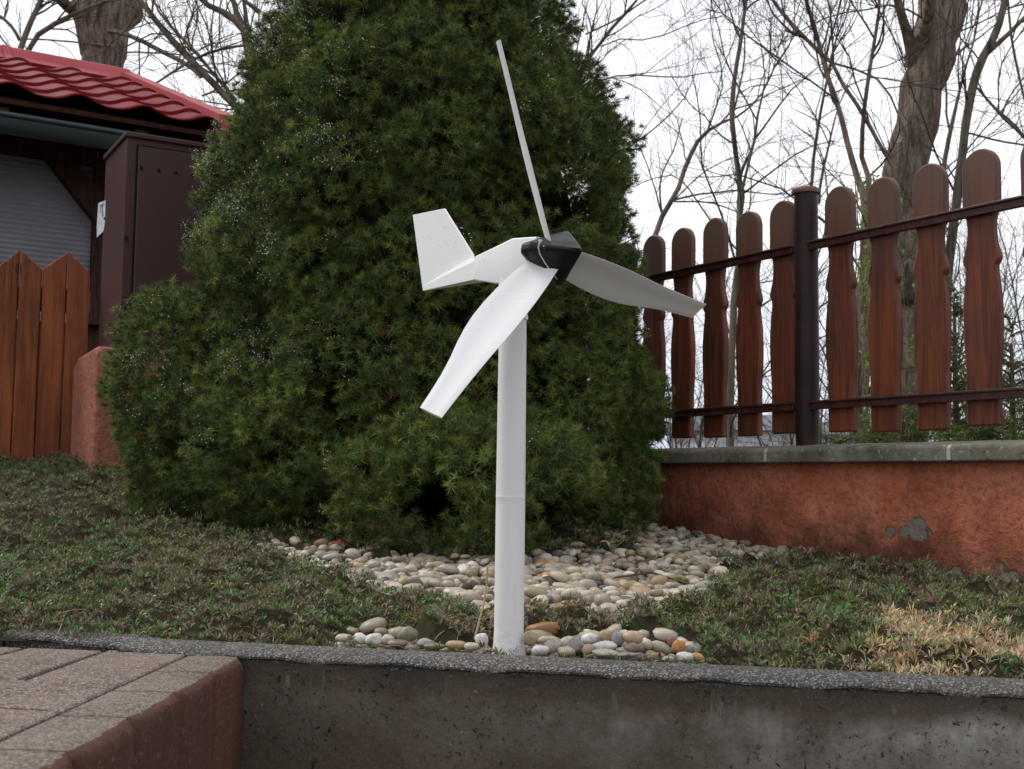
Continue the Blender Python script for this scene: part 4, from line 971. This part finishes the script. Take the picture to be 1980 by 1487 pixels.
# ridge caps in lengths
def ridge(u0, u1):
    pr = [(-.15, -.045), (-.13, -.045), (-.06, .012), (-.045, .05), (0, .068), (.045, .05), (.06, .012), (.13, -.045), (.15, -.045), (.12, -.07), (-.12, -.07)]
    m = MB(); m.prism([(a_, b_+.012) for a_, b_ in pr], r0+HB*u0, -HA, Z_, HB*(u1-u0)); return m
ul = [-3.2, -2.62, -2.06, -1.56, -1.16, -.62, .03]
for i in range(len(ul)-1):
    m = ridge(ul[i]+.003, ul[i+1]-.003); o = m.build('ridge_cap', M['flash'], rf, smooth=.9)
    if i < 5:
        m = MB(); pr = [(-.155, -.032), (-.065, .026), (-.048, .066), (0, .086), (.048, .066), (.065, .026), (.155, -.032), (.13, -.06), (-.13, -.06)]
        m.prism(pr, r0+HB*(ul[i+1]-.018), -HA, Z_, HB*.036); m.build('ridge_collar', M['flash'], o, smooth=.9)
# verge trim down the right edge
m = MB(); q0 = Ec+Z_*(ze+.0)-HB*.02-HA*.02; sl_ = HA*(run+.02)+Z_*(rise)
m.prism([(0, -.035), (.10, -.035), (.10, .052), (.085, .062), (0, .062), (0, .055), (.085, .055)][:5], q0, HB, Z_, sl_); m.build('verge_trim', M['flash'], rf, smooth=.9)
# gutter
g0 = at(-60, 208, 4.50); gz = at(0, 219, 4.60)[2]; gp = at(0, 219, 4.60); gp[2] = 0
V = []; F = []; LG = 1.02; n = 14
gs = gp-HB*2.2
for i, u in enumerate((0, 2.2+LG)):
    for j in range(n+1):
        t = math.pi+math.pi*j/n; V.append(gs+HB*u+HA*(.062+.062*math.cos(t))+Z_*(gz+.062*math.sin(t)*1.0))
for j in range(n): F.append((j, j+1, n+2+j, n+1+j))
m = MB(); m.add(V, F); gu = m.build('gutter', M['gutter'], hut, smooth=True); gu.modifiers.new('thick', 'SOLIDIFY').thickness = .003
m = MB(); m.tube([gs+Z_*gz-HA*.004, gs+HB*(2.2+LG)+Z_*gz-HA*.004], .011, 10); m.build('gutter_bead', M['gutter'], gu, smooth=.8)
m = MB(); ge = gs+HB*(2.2+LG); m.add([ge+HA*(.062+.062*math.cos(math.pi+math.pi*j/n))+Z_*(gz+.062*math.sin(math.pi+math.pi*j/n)) for j in range(n+1)], [tuple(range(n+1))]); m.build('gutter_end', M['gutter'], gu).modifiers.new('thick', 'SOLIDIFY').thickness = .003
for u in (.9, 1.6, 2.2+LG-.16):
    m = MB(); m.box(gs+HB*u+Z_*(gz-.005)+HA*.04, HB*.03, HA*.004, Z_*.06); m.build('gutter_bracket', M['gutter'], gu)
# fascia, beam, wall, posts
w0 = gs+HA*.14
m = MB(); m.box(w0+Z_*(gz+.0), HB*(2.2+LG-.06), HA*.03, Z_*(.12)); m.build('fascia', M['darkwood'], hut)
w1 = gs+HA*.50
m = MB(); m.box(w1+Z_*(gz-.03), HB*(2.2+LG-.25), HA*.10, Z_*.20); m.build('beam', M['darkwood'], hut, bevel=.004)
m = MB(); m.box(w1+HA*.06+Z_*(-.62), HB*(2.2+LG-.25), HA*.04, Z_*(ze+.70)); m.build('wall', M['darkwood'], hut)
zb0 = -.1
wp = w1+HA*.02
def onhut(px, py, off=0): return onplane(px, py, wp-HA*off, -HA)
a0, a1 = onhut(-150, 400), onhut(178, 400); a0[2] = a1[2] = 0
ztw = onhut(60, 292)[2]; zbw = onhut(60, 620)[2]
# corrugated blind panel: real ribs
V = []; F = []; wdt = np.linalg.norm(a1-a0); nz = int((ztw-zbw)/.022)
for i in range(nz*4+1):
    z = zbw+(ztw-zbw)*i/(nz*4); off = .004*math.sin(i*math.pi/2); V += [a0+Z_*z-HA*off, a0+HB*wdt+Z_*z-HA*off]
for i in range(nz*4): F.append((i*2, i*2+1, i*2+3, i*2+2))
wi = None
m = MB(); m.add(V, F); wi = m.build('window', M['blind'], hut, smooth=True)
m = MB(); m.box(a0+HB*wdt+Z_*zbw-HA*.03, HB*.08, HA*.05, Z_*(ztw-zbw)); m.build('frame', M['darkwood'], wi, bevel=.003)
b0_, b1_ = onhut(72, 282, .06), onhut(188, 432, .06)
bd = nrm(b1_-b0_); bp_ = np.cross(bd, HA)
m = MB(); m.box(b0_-bd*.06, bd*(np.linalg.norm(b1_-b0_)+.12), bp_*-.10*(1 if bp_[2] < 0 else -1), HA*.06); m.build('brace', M['darkwood'], hut, bevel=.003)
m = MB(); m.box(w1+HB*(2.2+LG-.36)+Z_*(-.62), HB*.11, HA*.11, Z_*(gz+.62)); m.build('corner_post', M['darkwood'], hut, bevel=.004)
# rafter tails under the eave
for u in np.arange(-3.1, -.05, .55):
    m = MB(); q = Ec+HB*u+HA*.06+Z_*(ze-.115); m.box(q, HB*.055, HA*(run-.1)+Z_*(rise*(run-.1)/run), Z_*.075); m.build('rafter', M['darkwood'], rf)

# ------------------------------------------------------------------ bare trees
class Tree:
    def __init__(s, name, Y, label, mat, twmat=None, cat='tree', seed=1, zb=-.62, group=None):
        s.r = random.Random(seed); s.Y = Y; s.T = MB(); s.K = MB(); s.mat = mat; s.name = name; s.label = label; s.cat = cat; s.zb = zb; s.base = None; s.group = group
    def limb(s, pts, conv=lambda x, y: (x, y), wscale=1.0, base=False, kids=True, dens=1.0, dY=0.0, n=10, lenk=1.0, up=.3, lvl=0):
        """pts: (x, y, w) in picture units along the limb; the limb may lean in depth by dY over its length"""
        P, R_ = [], []; N = len(pts); wscale = wscale*(conv(1, 0)[0]-conv(0, 0)[0])
        for i, q in enumerate(pts):
            x, y = conv(q[0], q[1]); Y = s.Y+dY*i/max(N-1, 1); P.append(at(x, y, Y)); R_.append(q[2]*wscale*.5*Y/FPX)
        if base:
            b = P[0].copy(); b[2] = s.zb; k = max(0, (P[0][2]-s.zb)); b = b+(P[0]-P[1])*[1, 1, 0]*min(1, .35*k/max(abs(P[0][2]-P[1][2]), .05)); P.insert(0, b); R_.insert(0, R_[0]*1.12)
            if s.base is None: s.base = b
        # smooth resample
        P = np.array(P); R_ = np.array(R_); d = np.r_[0, np.cumsum(np.linalg.norm(np.diff(P, axis=0), axis=1))]
        m_ = max(6, int(d[-1]/.11)); t = np.linspace(0, d[-1], m_)
        def cr(A):
            out = []
            for tt in t:
                i = min(max(np.searchsorted(d, tt, 'right')-1, 0), len(d)-2); u = (tt-d[i])/(d[i+1]-d[i]+1e-9)
                p0, p1, p2, p3 = A[max(i-1, 0)], A[i], A[i+1], A[min(i+2, len(d)-1)]
                out.append(.5*((2*p1)+(p2-p0)*u+(2*p0-5*p1+4*p2-p3)*u*u+(3*p1-p0-3*p2+p3)*u**3))
            return np.array(out)
        Q = cr(P); Rr = np.interp(t, d, R_)
        Q = Q+np.random.default_rng(s.r.randrange(10**6)).normal(size=Q.shape)*Rr[:, None]*.10
        (s.T if lvl == 0 and R_.max() > .006 else s.K).tube(Q, Rr, n if Rr.max() > .02 else 6)
        if kids: s.sprout(Q, Rr, lvl+1, dens*getattr(s, 'D', 1), lenk, up)
    def sprout(s, Q, Rr, lvl, dens, lenk=1.0, up=.3):
        if lvl > 3: return
        L_t = np.linalg.norm(np.diff(Q, axis=0), axis=1).sum(); r = s.r
        num = int(L_t*{1: 4.8, 2: 9.0, 3: 9}[lvl]*dens+r.random())
        for _ in range(num):
            f_ = r.uniform(.08, 1) if lvl > 1 else r.uniform(.12, 1); i = min(int(f_*(len(Q)-1)), len(Q)-2)
            p = Q[i]+(Q[i+1]-Q[i])*r.random(); rad = Rr[i]; tv = nrm(Q[i+1]-Q[i])
            side_ = nrm(np.array([r.gauss(0, 1), r.gauss(0, .8), r.gauss(up, .7)])); side_ = nrm(side_-tv*np.dot(side_, tv)*.6)
            ang = r.uniform(.35, 1.0); d = nrm(tv*math.cos(ang)+side_*math.sin(ang)); d[2] += .08; d = nrm(d)
            l_ = {1: r.uniform(.35, 1.25), 2: r.uniform(.15, .55), 3: r.uniform(.06, .2)}[lvl]*lenk
            rr = min(rad*.6, {1: .0065, 2: .0032, 3: .0017}[lvl]*r.uniform(.7, 1.15)); m_ = {1: 9, 2: 6, 3: 4}[lvl]; pts = [p]; q = d.copy()
            bend = np.array([r.gauss(0, .16), r.gauss(0, .16), r.gauss(.06, .14)])
            for k in range(m_): q = nrm(q+bend*.5+np.array([r.gauss(0, .13), r.gauss(0, .13), r.gauss(0, .13)])); pts.append(pts[-1]+q*l_/m_)
            pts = np.array(pts); ra = np.linspace(rr, max(rr*.35, .0009), m_+1); s.K.tube(pts, ra, 5 if lvl == 1 else 3, False)
            s.sprout(pts, ra, lvl+1, 1.0 if lvl == 1 else .8, lenk, up)
    def done(s):
        b = s.base if s.base is not None else np.array(s.T.v[0] if s.T.v else s.K.v[0])
        e = empty(s.name, tuple(b), s.label, s.cat, s.group)
        if s.T.v: s.T.build('trunk', s.mat, e, smooth=.8)
        if s.K.v: s.K.build('twigs', M['twigs'], e, smooth=True)
        print(s.name, len(s.T.v), len(s.K.v)); return e
zA = lambda x, y: (1200+x/2.538, y/2.538)
zL = lambda x, y: (x/3.718, y/3.718)
z8 = lambda x, y: (900+x/3.54, y/3.54)
G = 'bare trees behind the fence'
t = Tree('bare_tree', 7.0, 'thin bare tree slanting up from the spruce edge behind the fence', M['bark_thin'], seed=11, group=G)
t.limb([(-60, 1900, 34), (40, 1500, 32), (120, 1269, 30), (180, 1130, 28), (215, 1040, 28), (270, 950, 26), (330, 790, 25), (375, 700, 23), (430, 640, 18), (520, 590, 14), (600, 555, 11), (700, 450, 9), (760, 320, 8), (850, 180, 6), (900, 40, 5)], zA, .95, True, dY=.5)
t.limb([(425, 650, 11), (470, 520, 9), (500, 430, 7), (490, 300, 6), (440, 150, 5), (450, -20, 4)], zA, kids=True)
t.limb([(260, 990, 9), (400, 990, 8), (480, 1005, 7), (570, 1040, 6)], zA); t.limb([(262, 985, 8), (400, 850, 7), (550, 770, 5)], zA); t.done()
t = Tree('bare_tree', 6.3, 'slim upright bare tree rising between the left pickets', M['bark_thin'], seed=12, group=G)
t.limb([(540, 1900, 42), (555, 1500, 38), (580, 1269, 34), (585, 1020, 34), (600, 940, 33), (575, 850, 28), (560, 700, 26), (545, 560, 30), (555, 420, 26), (580, 250, 22), (600, 120, 20), (622, -60, 18)], zA, .95, True, dY=.2)
t.limb([(597, 930, 16), (620, 830, 14), (655, 690, 14), (690, 480, 10), (750, 340, 8), (850, 190, 5), (860, 120, 4)], zA)
t.limb([(605, 948, 11), (720, 860, 10), (840, 770, 8), (930, 720, 6), (1050, 690, 5)], zA); t.limb([(560, 530, 10), (590, 400, 9), (612, 240, 8), (598, 120, 6)], zA)
t.limb([(655, 690, 11), (750, 560, 10), (820, 460, 8), (920, 370, 7), (990, 310, 5)], zA); t.done()
t = Tree('bare_tree', 8.2, 'slender pair of bare stems seen just above the round fence post', M['bark_thin'], seed=13, group=G)
t.limb([(925, 1269, 22), (940, 870, 18), (965, 650, 16), (1000, 450, 14), (1040, 270, 12), (1060, 180, 10), (1110, 80, 8), (1130, -40, 6)], zA, .95, True)
t.limb([(975, 1000, 14), (985, 880, 14), (1020, 720, 12), (1050, 590, 8), (1090, 470, 5), (1150, 330, 4)], zA); t.done()
t = Tree('bare_tree', 6.0, 'forked bare tree with a rough trunk behind the first pickets right of the post', M['bark_big'], seed=14, group=G)
t.limb([(1165, 2150, 92), (1195, 1500, 84), (1205, 1269, 70), (1205, 1120, 56), (1195, 980, 42), (1165, 880, 34), (1120, 740, 30), (1080, 560, 28), (1025, 400, 27), (990, 280, 24), (960, 160, 22), (895, -40, 18)], zA, .95, True, n=14, dY=.4)
t.limb([(1208, 1000, 34), (1220, 880, 28), (1190, 800, 25), (1185, 650, 22), (1210, 430, 20), (1240, 230, 18), (1265, 80, 16), (1272, -60, 13)], zA)
t.limb([(1340, 830, 16), (1270, 710, 20), (1190, 560, 20), (1100, 430, 19), (1045, 320, 18), (970, 250, 20), (860, 140, 20), (790, 60, 18), (720, -40, 14)], zA)
t.limb([(1045, 310, 12), (1150, 340, 11), (1230, 365, 11), (1300, 430, 10), (1345, 520, 10), (1410, 690, 9)], zA)
t.limb([(1070, 500, 9), (1000, 450, 9), (940, 400, 9), (820, 320, 9), (720, 245, 9), (600, 160, 8), (520, 90, 7), (440, -20, 6)], zA); t.done()
t = Tree('bare_tree', 7.6, 'thick furrowed tree trunk leaning right behind the fence', M['bark_big'], seed=15, group=G)
t.limb([(1400, 1900, 215), (1395, 1400, 205), (1390, 1100, 205), (1400, 850, 212), (1440, 640, 208), (1490, 400, 205), (1540, 200, 225), (1560, 60, 235), (1590, -120, 230)], zA, 1.0, True, n=26, dens=.5)
t.limb([(1425, 330, 80), (1425, 220, 62), (1395, 130, 50), (1370, 60, 44), (1350, -60, 38)], zA, dY=-.3); t.limb([(1440, 300, 90), (1485, 180, 66), (1515, 70, 58), (1530, -60, 52)], zA, dY=-.35)
t.limb([(1440, 470, 14), (1540, 370, 12), (1640, 270, 11), (1740, 200, 9), (1850, 110, 6)], zA, dY=-.4); t.done()
t = Tree('bare_tree', 6.9, 'bare tree leaning right between the two rightmost pickets', M['bark_thin'], seed=16, group=G)
t.limb([(1600, 1500, 54), (1640, 1060, 50), (1660, 880, 48), (1690, 640, 44), (1730, 420, 48), (1780, 280, 46), (1850, 140, 40), (1895, -60, 34)], zA, .92, True, n=12)
t.limb([(1800, 260, 28), (1900, 170, 26), (1990, 80, 22), (2080, 0, 18)], zA); t.limb([(1560, 1500, 30), (1572, 1100, 27), (1590, 800, 24), (1620, 640, 22), (1650, 500, 16), (1690, 340, 12), (1740, 180, 9), (1760, 20, 6)], zA)
t.limb([(2100, 780, 20), (2000, 700, 18), (1960, 650, 16), (1880, 580, 14), (1800, 490, 13), (1750, 430, 12)], zA); t.limb([(1700, 650, 10), (1850, 690, 10), (2000, 715, 9)], zA); t.limb([(1985, 500, 12), (1940, 300, 13), (1910, 120, 12), (1900, -30, 10)], zA); t.done()
t = Tree('bare_tree', 7.8, 'bare tree whose boughs spread right from behind the spruce top', M['bark_thin'], seed=17, group='bare trees behind the spruce')
t.limb([(600, 1400, 60), (700, 900, 46), (780, 520, 30), (880, 350, 22), (1000, 200, 23), (1080, 110, 24), (1170, 0, 18), (1230, -80, 14)], z8, 1, True)
t.limb([(820, 235, 12), (900, 200, 12), (1000, 150, 13), (1080, 105, 13), (1200, 20, 12), (1300, -40, 9)], z8); t.limb([(925, 320, 9), (1040, 268, 9), (1240, 272, 9), (1430, 215, 8), (1560, 150, 7), (1770, 110, 5)], z8, up=0)
t.limb([(900, 560, 12), (1000, 525, 11), (1180, 515, 10), (1450, 530, 9), (1600, 505, 8), (1770, 488, 6)], z8, up=0); t.limb([(1050, 1060, 12), (1240, 920, 11), (1340, 840, 10), (1480, 700, 8), (1560, 540, 6), (1600, 400, 4)], z8); t.done()
GL = 'bare trees behind the hut'
t = Tree('bare_tree', 9.5, 'massive furrowed trunk rising behind the red hut roof', M['bark_big'], seed=21, group=GL)
t.limb([(735, 900, 300), (738, 600, 292), (740, 430, 296), (750, 300, 340), (755, 200, 400), (760, 90, 460), (770, -60, 520)], zL, 1.0, True, n=28, dens=.5)
t.limb([(560, 120, 60), (500, 60, 80), (420, -20, 80), (380, -80, 70)], zL, dY=-.5)
t.limb([(470, 20, 20), (560, 150, 26), (620, 185, 32), (700, 215, 36), (860, 235, 36), (1000, 285, 34), (1200, 390, 34), (1340, 462, 34), (1450, 550, 34)], zL, up=.1, dY=-.4)
t.limb([(150, 280, 12), (320, 285, 12), (520, 300, 13), (760, 325, 14), (940, 325, 13), (1060, 250, 12), (1180, 245, 10)], zL, up=0, dY=-.4); t.done()
t = Tree('bare_tree', 8.0, 'small forked bare tree behind the left end of the hut roof', M['bark_thin'], seed=22, group=GL)
t.D = 1.7; t.limb([(160, 800, 60), (155, 480, 55), (150, 350, 50), (190, 240, 50), (245, 110, 46), (300, 0, 44), (340, -80, 40)], zL, .85, True)
t.limb([(195, 370, 44), (240, 290, 46), (310, 220, 46), (400, 165, 44), (560, 90, 40), (680, 40, 38), (800, 0, 34)], zL, .85); t.limb([(140, 290, 34), (90, 200, 32), (20, 130, 28), (-60, 80, 24)], zL, .85)
t.limb([(250, 110, 18), (350, 60, 14), (420, -20, 12)], zL); t.limb([(30, 130, 14), (60, 40, 12), (40, -40, 10)], zL); t.done()
t = Tree('bare_tree', 7.4, 'bare tree crossing its branches between the hut roof and the spruce', M['bark_thin'], seed=23, group=GL)
t.D = 1.7; t.limb([(1900, 1100, 70), (1720, 800, 62), (1630, 700, 58), (1500, 570, 56), (1400, 460, 56), (1250, 300, 54), (1140, 170, 48), (1030, 30, 42), (960, -60, 36)], zL, .9, True)
t.limb([(1700, 720, 30), (1560, 560, 30), (1430, 400, 28), (1240, 200, 25), (1130, 70, 20), (1090, -40, 16)], zL, .9); t.limb([(1120, 600, 16), (1300, 480, 20), (1450, 400, 22), (1600, 350, 20), (1760, 325, 18)], zL, up=0)
t.limb([(1450, 690, 14), (1530, 660, 16), (1600, 620, 14), (1740, 510, 12)], zL); t.limb([(900, 375, 12), (1100, 380, 12), (1280, 390, 11), (1440, 420, 9)], zL, up=0); t.done()
t = Tree('bare_tree', 8.6, 'bare tree fanning out right beside the spruce at the upper left', M['bark_thin'], seed=24, group=GL)
t.D = 1.6; t.limb([(1950, 1100, 110), (1850, 700, 95), (1800, 420, 85), (1775, 290, 82), (1735, 180, 80), (1650, 110, 60), (1530, 60, 50), (1420, -30, 42)], zL, .9, True)
t.limb([(1745, 190, 56), (1700, 80, 46), (1655, -60, 38)], zL, .9); t.limb([(1785, 230, 48), (1765, 100, 34), (1745, -40, 28)], zL, .9); t.limb([(1870, 90, 50), (1780, 20, 34), (1720, -40, 26)], zL, .9); t.done()
# finer thicket far behind the fence: bare shrubs
for i, (px, Y, h_, w_, lab) in enumerate([(1300, 11, 2.4, .9, 'bare brown shrub thicket low behind the leftmost pickets'), (1600, 9.5, 2.2, .8, 'bare thicket directly behind the round post'),
                                      (1780, 9, 2.6, .9, 'bare thicket behind the second picket from the right'), (1930, 8.5, 3.0, 1.0, 'bare thicket behind the rightmost pickets')]):
    t = Tree('bare_shrub', Y, lab, M['bark_thin'], cat='shrub', seed=40+i, group='bare shrubs behind the fence'); b = at(px, 900, Y); b[2] = -.62; t.base = b; r = t.r
    for k in range(9):
        p = b+np.array([r.uniform(-.4, .4), r.uniform(-.3, .3), 0]); d = nrm(np.array([r.gauss(0, .35), r.gauss(0, .3), 1])); Q = [p]
        for j in range(12): d = nrm(d+np.array([r.gauss(0, .1), r.gauss(0, .1), .04])); Q.append(Q[-1]+d*(h_+.4)*r.uniform(.8, 1)/12)
        Q = np.array(Q); ra = np.linspace(.012, .003, len(Q)); t.K.tube(Q, ra, 5, False); t.sprout(Q, ra, 1, .8)
    t.done()
# climbing vines and young leaves on the two trunks
def leafy(px0, px1, y0, y1, Y, n, name, label):
    x = RNG.uniform(px0, px1, n); y = RNG.uniform(y0, y1, n); P = np.array([at(a_, b_, Y+RNG.uniform(-.25, .05)) for a_, b_ in zip(x, y)]); m_ = 5
    P = np.repeat(P, m_, 0)+RNG.normal(size=(n*m_, 3))*.02; D = nrm(RNG.normal(size=P.shape)+[0, 0, .4])
    V, F, C = leaves(P, D, RNG.uniform(.02, .04, len(P)), RNG.uniform(.012, .022, len(P)), np.tile([.16, .26, .04], (len(P), 1))*RNG.uniform(.6, 1.3, len(P))[:, None])
    return V, F, C
for (tx0, tx1, Y, lab) in ((1660, 1695, 5.75, 'thin climbing vine with light green buds on the forked tree trunk'), (1705, 1800, 7.2, 'climbing vine with fresh leaves on the thick leaning trunk')):
    e = empty('climbing_vine', tuple(at((tx0+tx1)/2, 880, Y)*[1, 1, 0]+[0, 0, -.6]), lab, 'vine', 'vines on the trunks')
    m = MB()
    for i in range(9):
        x = random.uniform(tx0, tx1); P = []
        for y in range(900, 300 if i % 2 else 420, -30): x += random.uniform(-7, 7); x = min(max(x, tx0-6), tx1+6); P.append(at(x, y, Y-random.uniform(0, .06)))
        m.tube(P, [.0038*random.uniform(.6, 1.2)]*len(P), 4, False)
    m.build('stem', M['vine'], e); V, F, C = leafy(tx0, tx1, 340, 820, Y, 60, '', ''); npmesh('leaves', V, F, M['leaflet'], e, col=C)
# thuja bushes behind the right part of the fence
def thuja(px, Y, h, w, label, seed, n=2600, zb=-.62, dens=1):
    global RNG
    RNG = np.random.default_rng(seed); b = at(px, 880, Y); b[2] = zb; e = empty('thuja_bush', tuple(b), label, 'bush', 'thuja bushes behind the fence')
    m = MB(); LV = []; r = random.Random(seed)
    m.tube([b, b+[0, 0, h*.5], b+[0, 0, h*.93]], [.03, .02, .006], 6)
    for i in range(int(75*dens)):
        zz = r.uniform(.12, .98); L_b = w*(1-zz*.8)*r.uniform(.55, 1.05); a_ = r.uniform(0, 6.28); p = b+np.array([0, 0, h*zz]); d = nrm(np.array([math.cos(a_), math.sin(a_), .7])); Q = [p]
        for j in range(6): Q.append(Q[-1]+d*L_b/6); d = nrm(d+[0, 0, -.12])
        m.tube(Q, [.007, .006, .005, .004, .0035, .003, .002], 4, False); Q = np.array(Q)
        k = int(60*L_b/.4); t_k = RNG.uniform(.2, 1, k)*(len(Q)-1); i0 = np.minimum(t_k.astype(int), len(Q)-2); P = Q[i0]+(Q[i0+1]-Q[i0])*(t_k-i0)[:, None]
        base = nrm(np.tile(d, (k, 1))*.7+RNG.normal(size=(k, 3))*.6)
        for q in range(9):
            PP = P+base*(.010*q); DD = nrm(base+rand_perp(base)*.7+np.array([0, 0, -.1])); c = np.tile([.085, .115, .034], (k, 1))*RNG.uniform(.6, 1.4, k)[:, None]
            if r.random() < .3: c = c*np.array([1.35, 1.2, .9])
            LV.append(needles(PP, DD, RNG.uniform(.018, .034, k), np.full(k, .0052), c))
    m.build('branches', M['twig'], e); V, F, C = join(LV); npmesh('foliage', V, F, M['thuja'], e, col=C)
thuja(1625, 5.0, 1.06, .38, 'small yellowish thuja right of the round fence post', 61)
thuja(1745, 4.7, 1.22, .40, 'thuja filling the gap below the middle right pickets', 62)
thuja(1850, 5.4, 1.80, .46, 'tall loose thuja between the two rightmost pickets', 63, dens=1.6)
thuja(1960, 4.9, 1.55, .48, 'thuja at the right edge behind the fence', 64, dens=1.5)
thuja(1690, 5.8, 1.15, .40, 'dark thuja standing behind the other bushes', 65)
thuja(2080, 5.0, 1.7, .45, 'thuja partly cut off by the right picture edge', 66, dens=.7)

# ------------------------------------------------------------------ far houses seen under the pickets
def house(px, Y, w, h, roofh, label, yb=868, rot=.15):
    b = at(px, yb, Y); b[2] = -.62; e = empty('far_house', tuple(b), label, 'house', 'houses far beyond the fence')
    hh = at(px, yb, Y)[2]+.62+h; ax = np.array([math.cos(rot), math.sin(rot), 0]); ay = np.array([-math.sin(rot), math.cos(rot), 0]); m = MB()
    m.box(b-ax*w/2, ax*w, ay*7, Z_*hh); m.build('wall', M['farwall'], e)
    m = MB(); m.prism([(-.4, hh+.004), (7.4, hh+.004), (3.5, hh+roofh)], b-ax*(w/2+.4), ay, Z_, ax*(w+.8)); m.build('roof', M['farroof'], e)
    nw = int(w/2.2)
    for i in range(nw):
        m = MB(); m.box(b-ax*(w/2)+ax*(.7+i*2.2)+Z_*(hh-1.9)-ay*.04, ax*1.1, ay*.03, Z_*1.2); m.build('window', M['farglass'], e)
house(1475, 52, 4.4, .75, .9, 'pale grey roofed house far off, left of the round post', 866)
house(1380, 60, 3.4, .4, 1.0, 'far off white house seen low through the leftmost pickets', 866, -.1)
house(1615, 56, 3.2, .6, .8, 'far off white house seen just right of the round post', 866, .05)
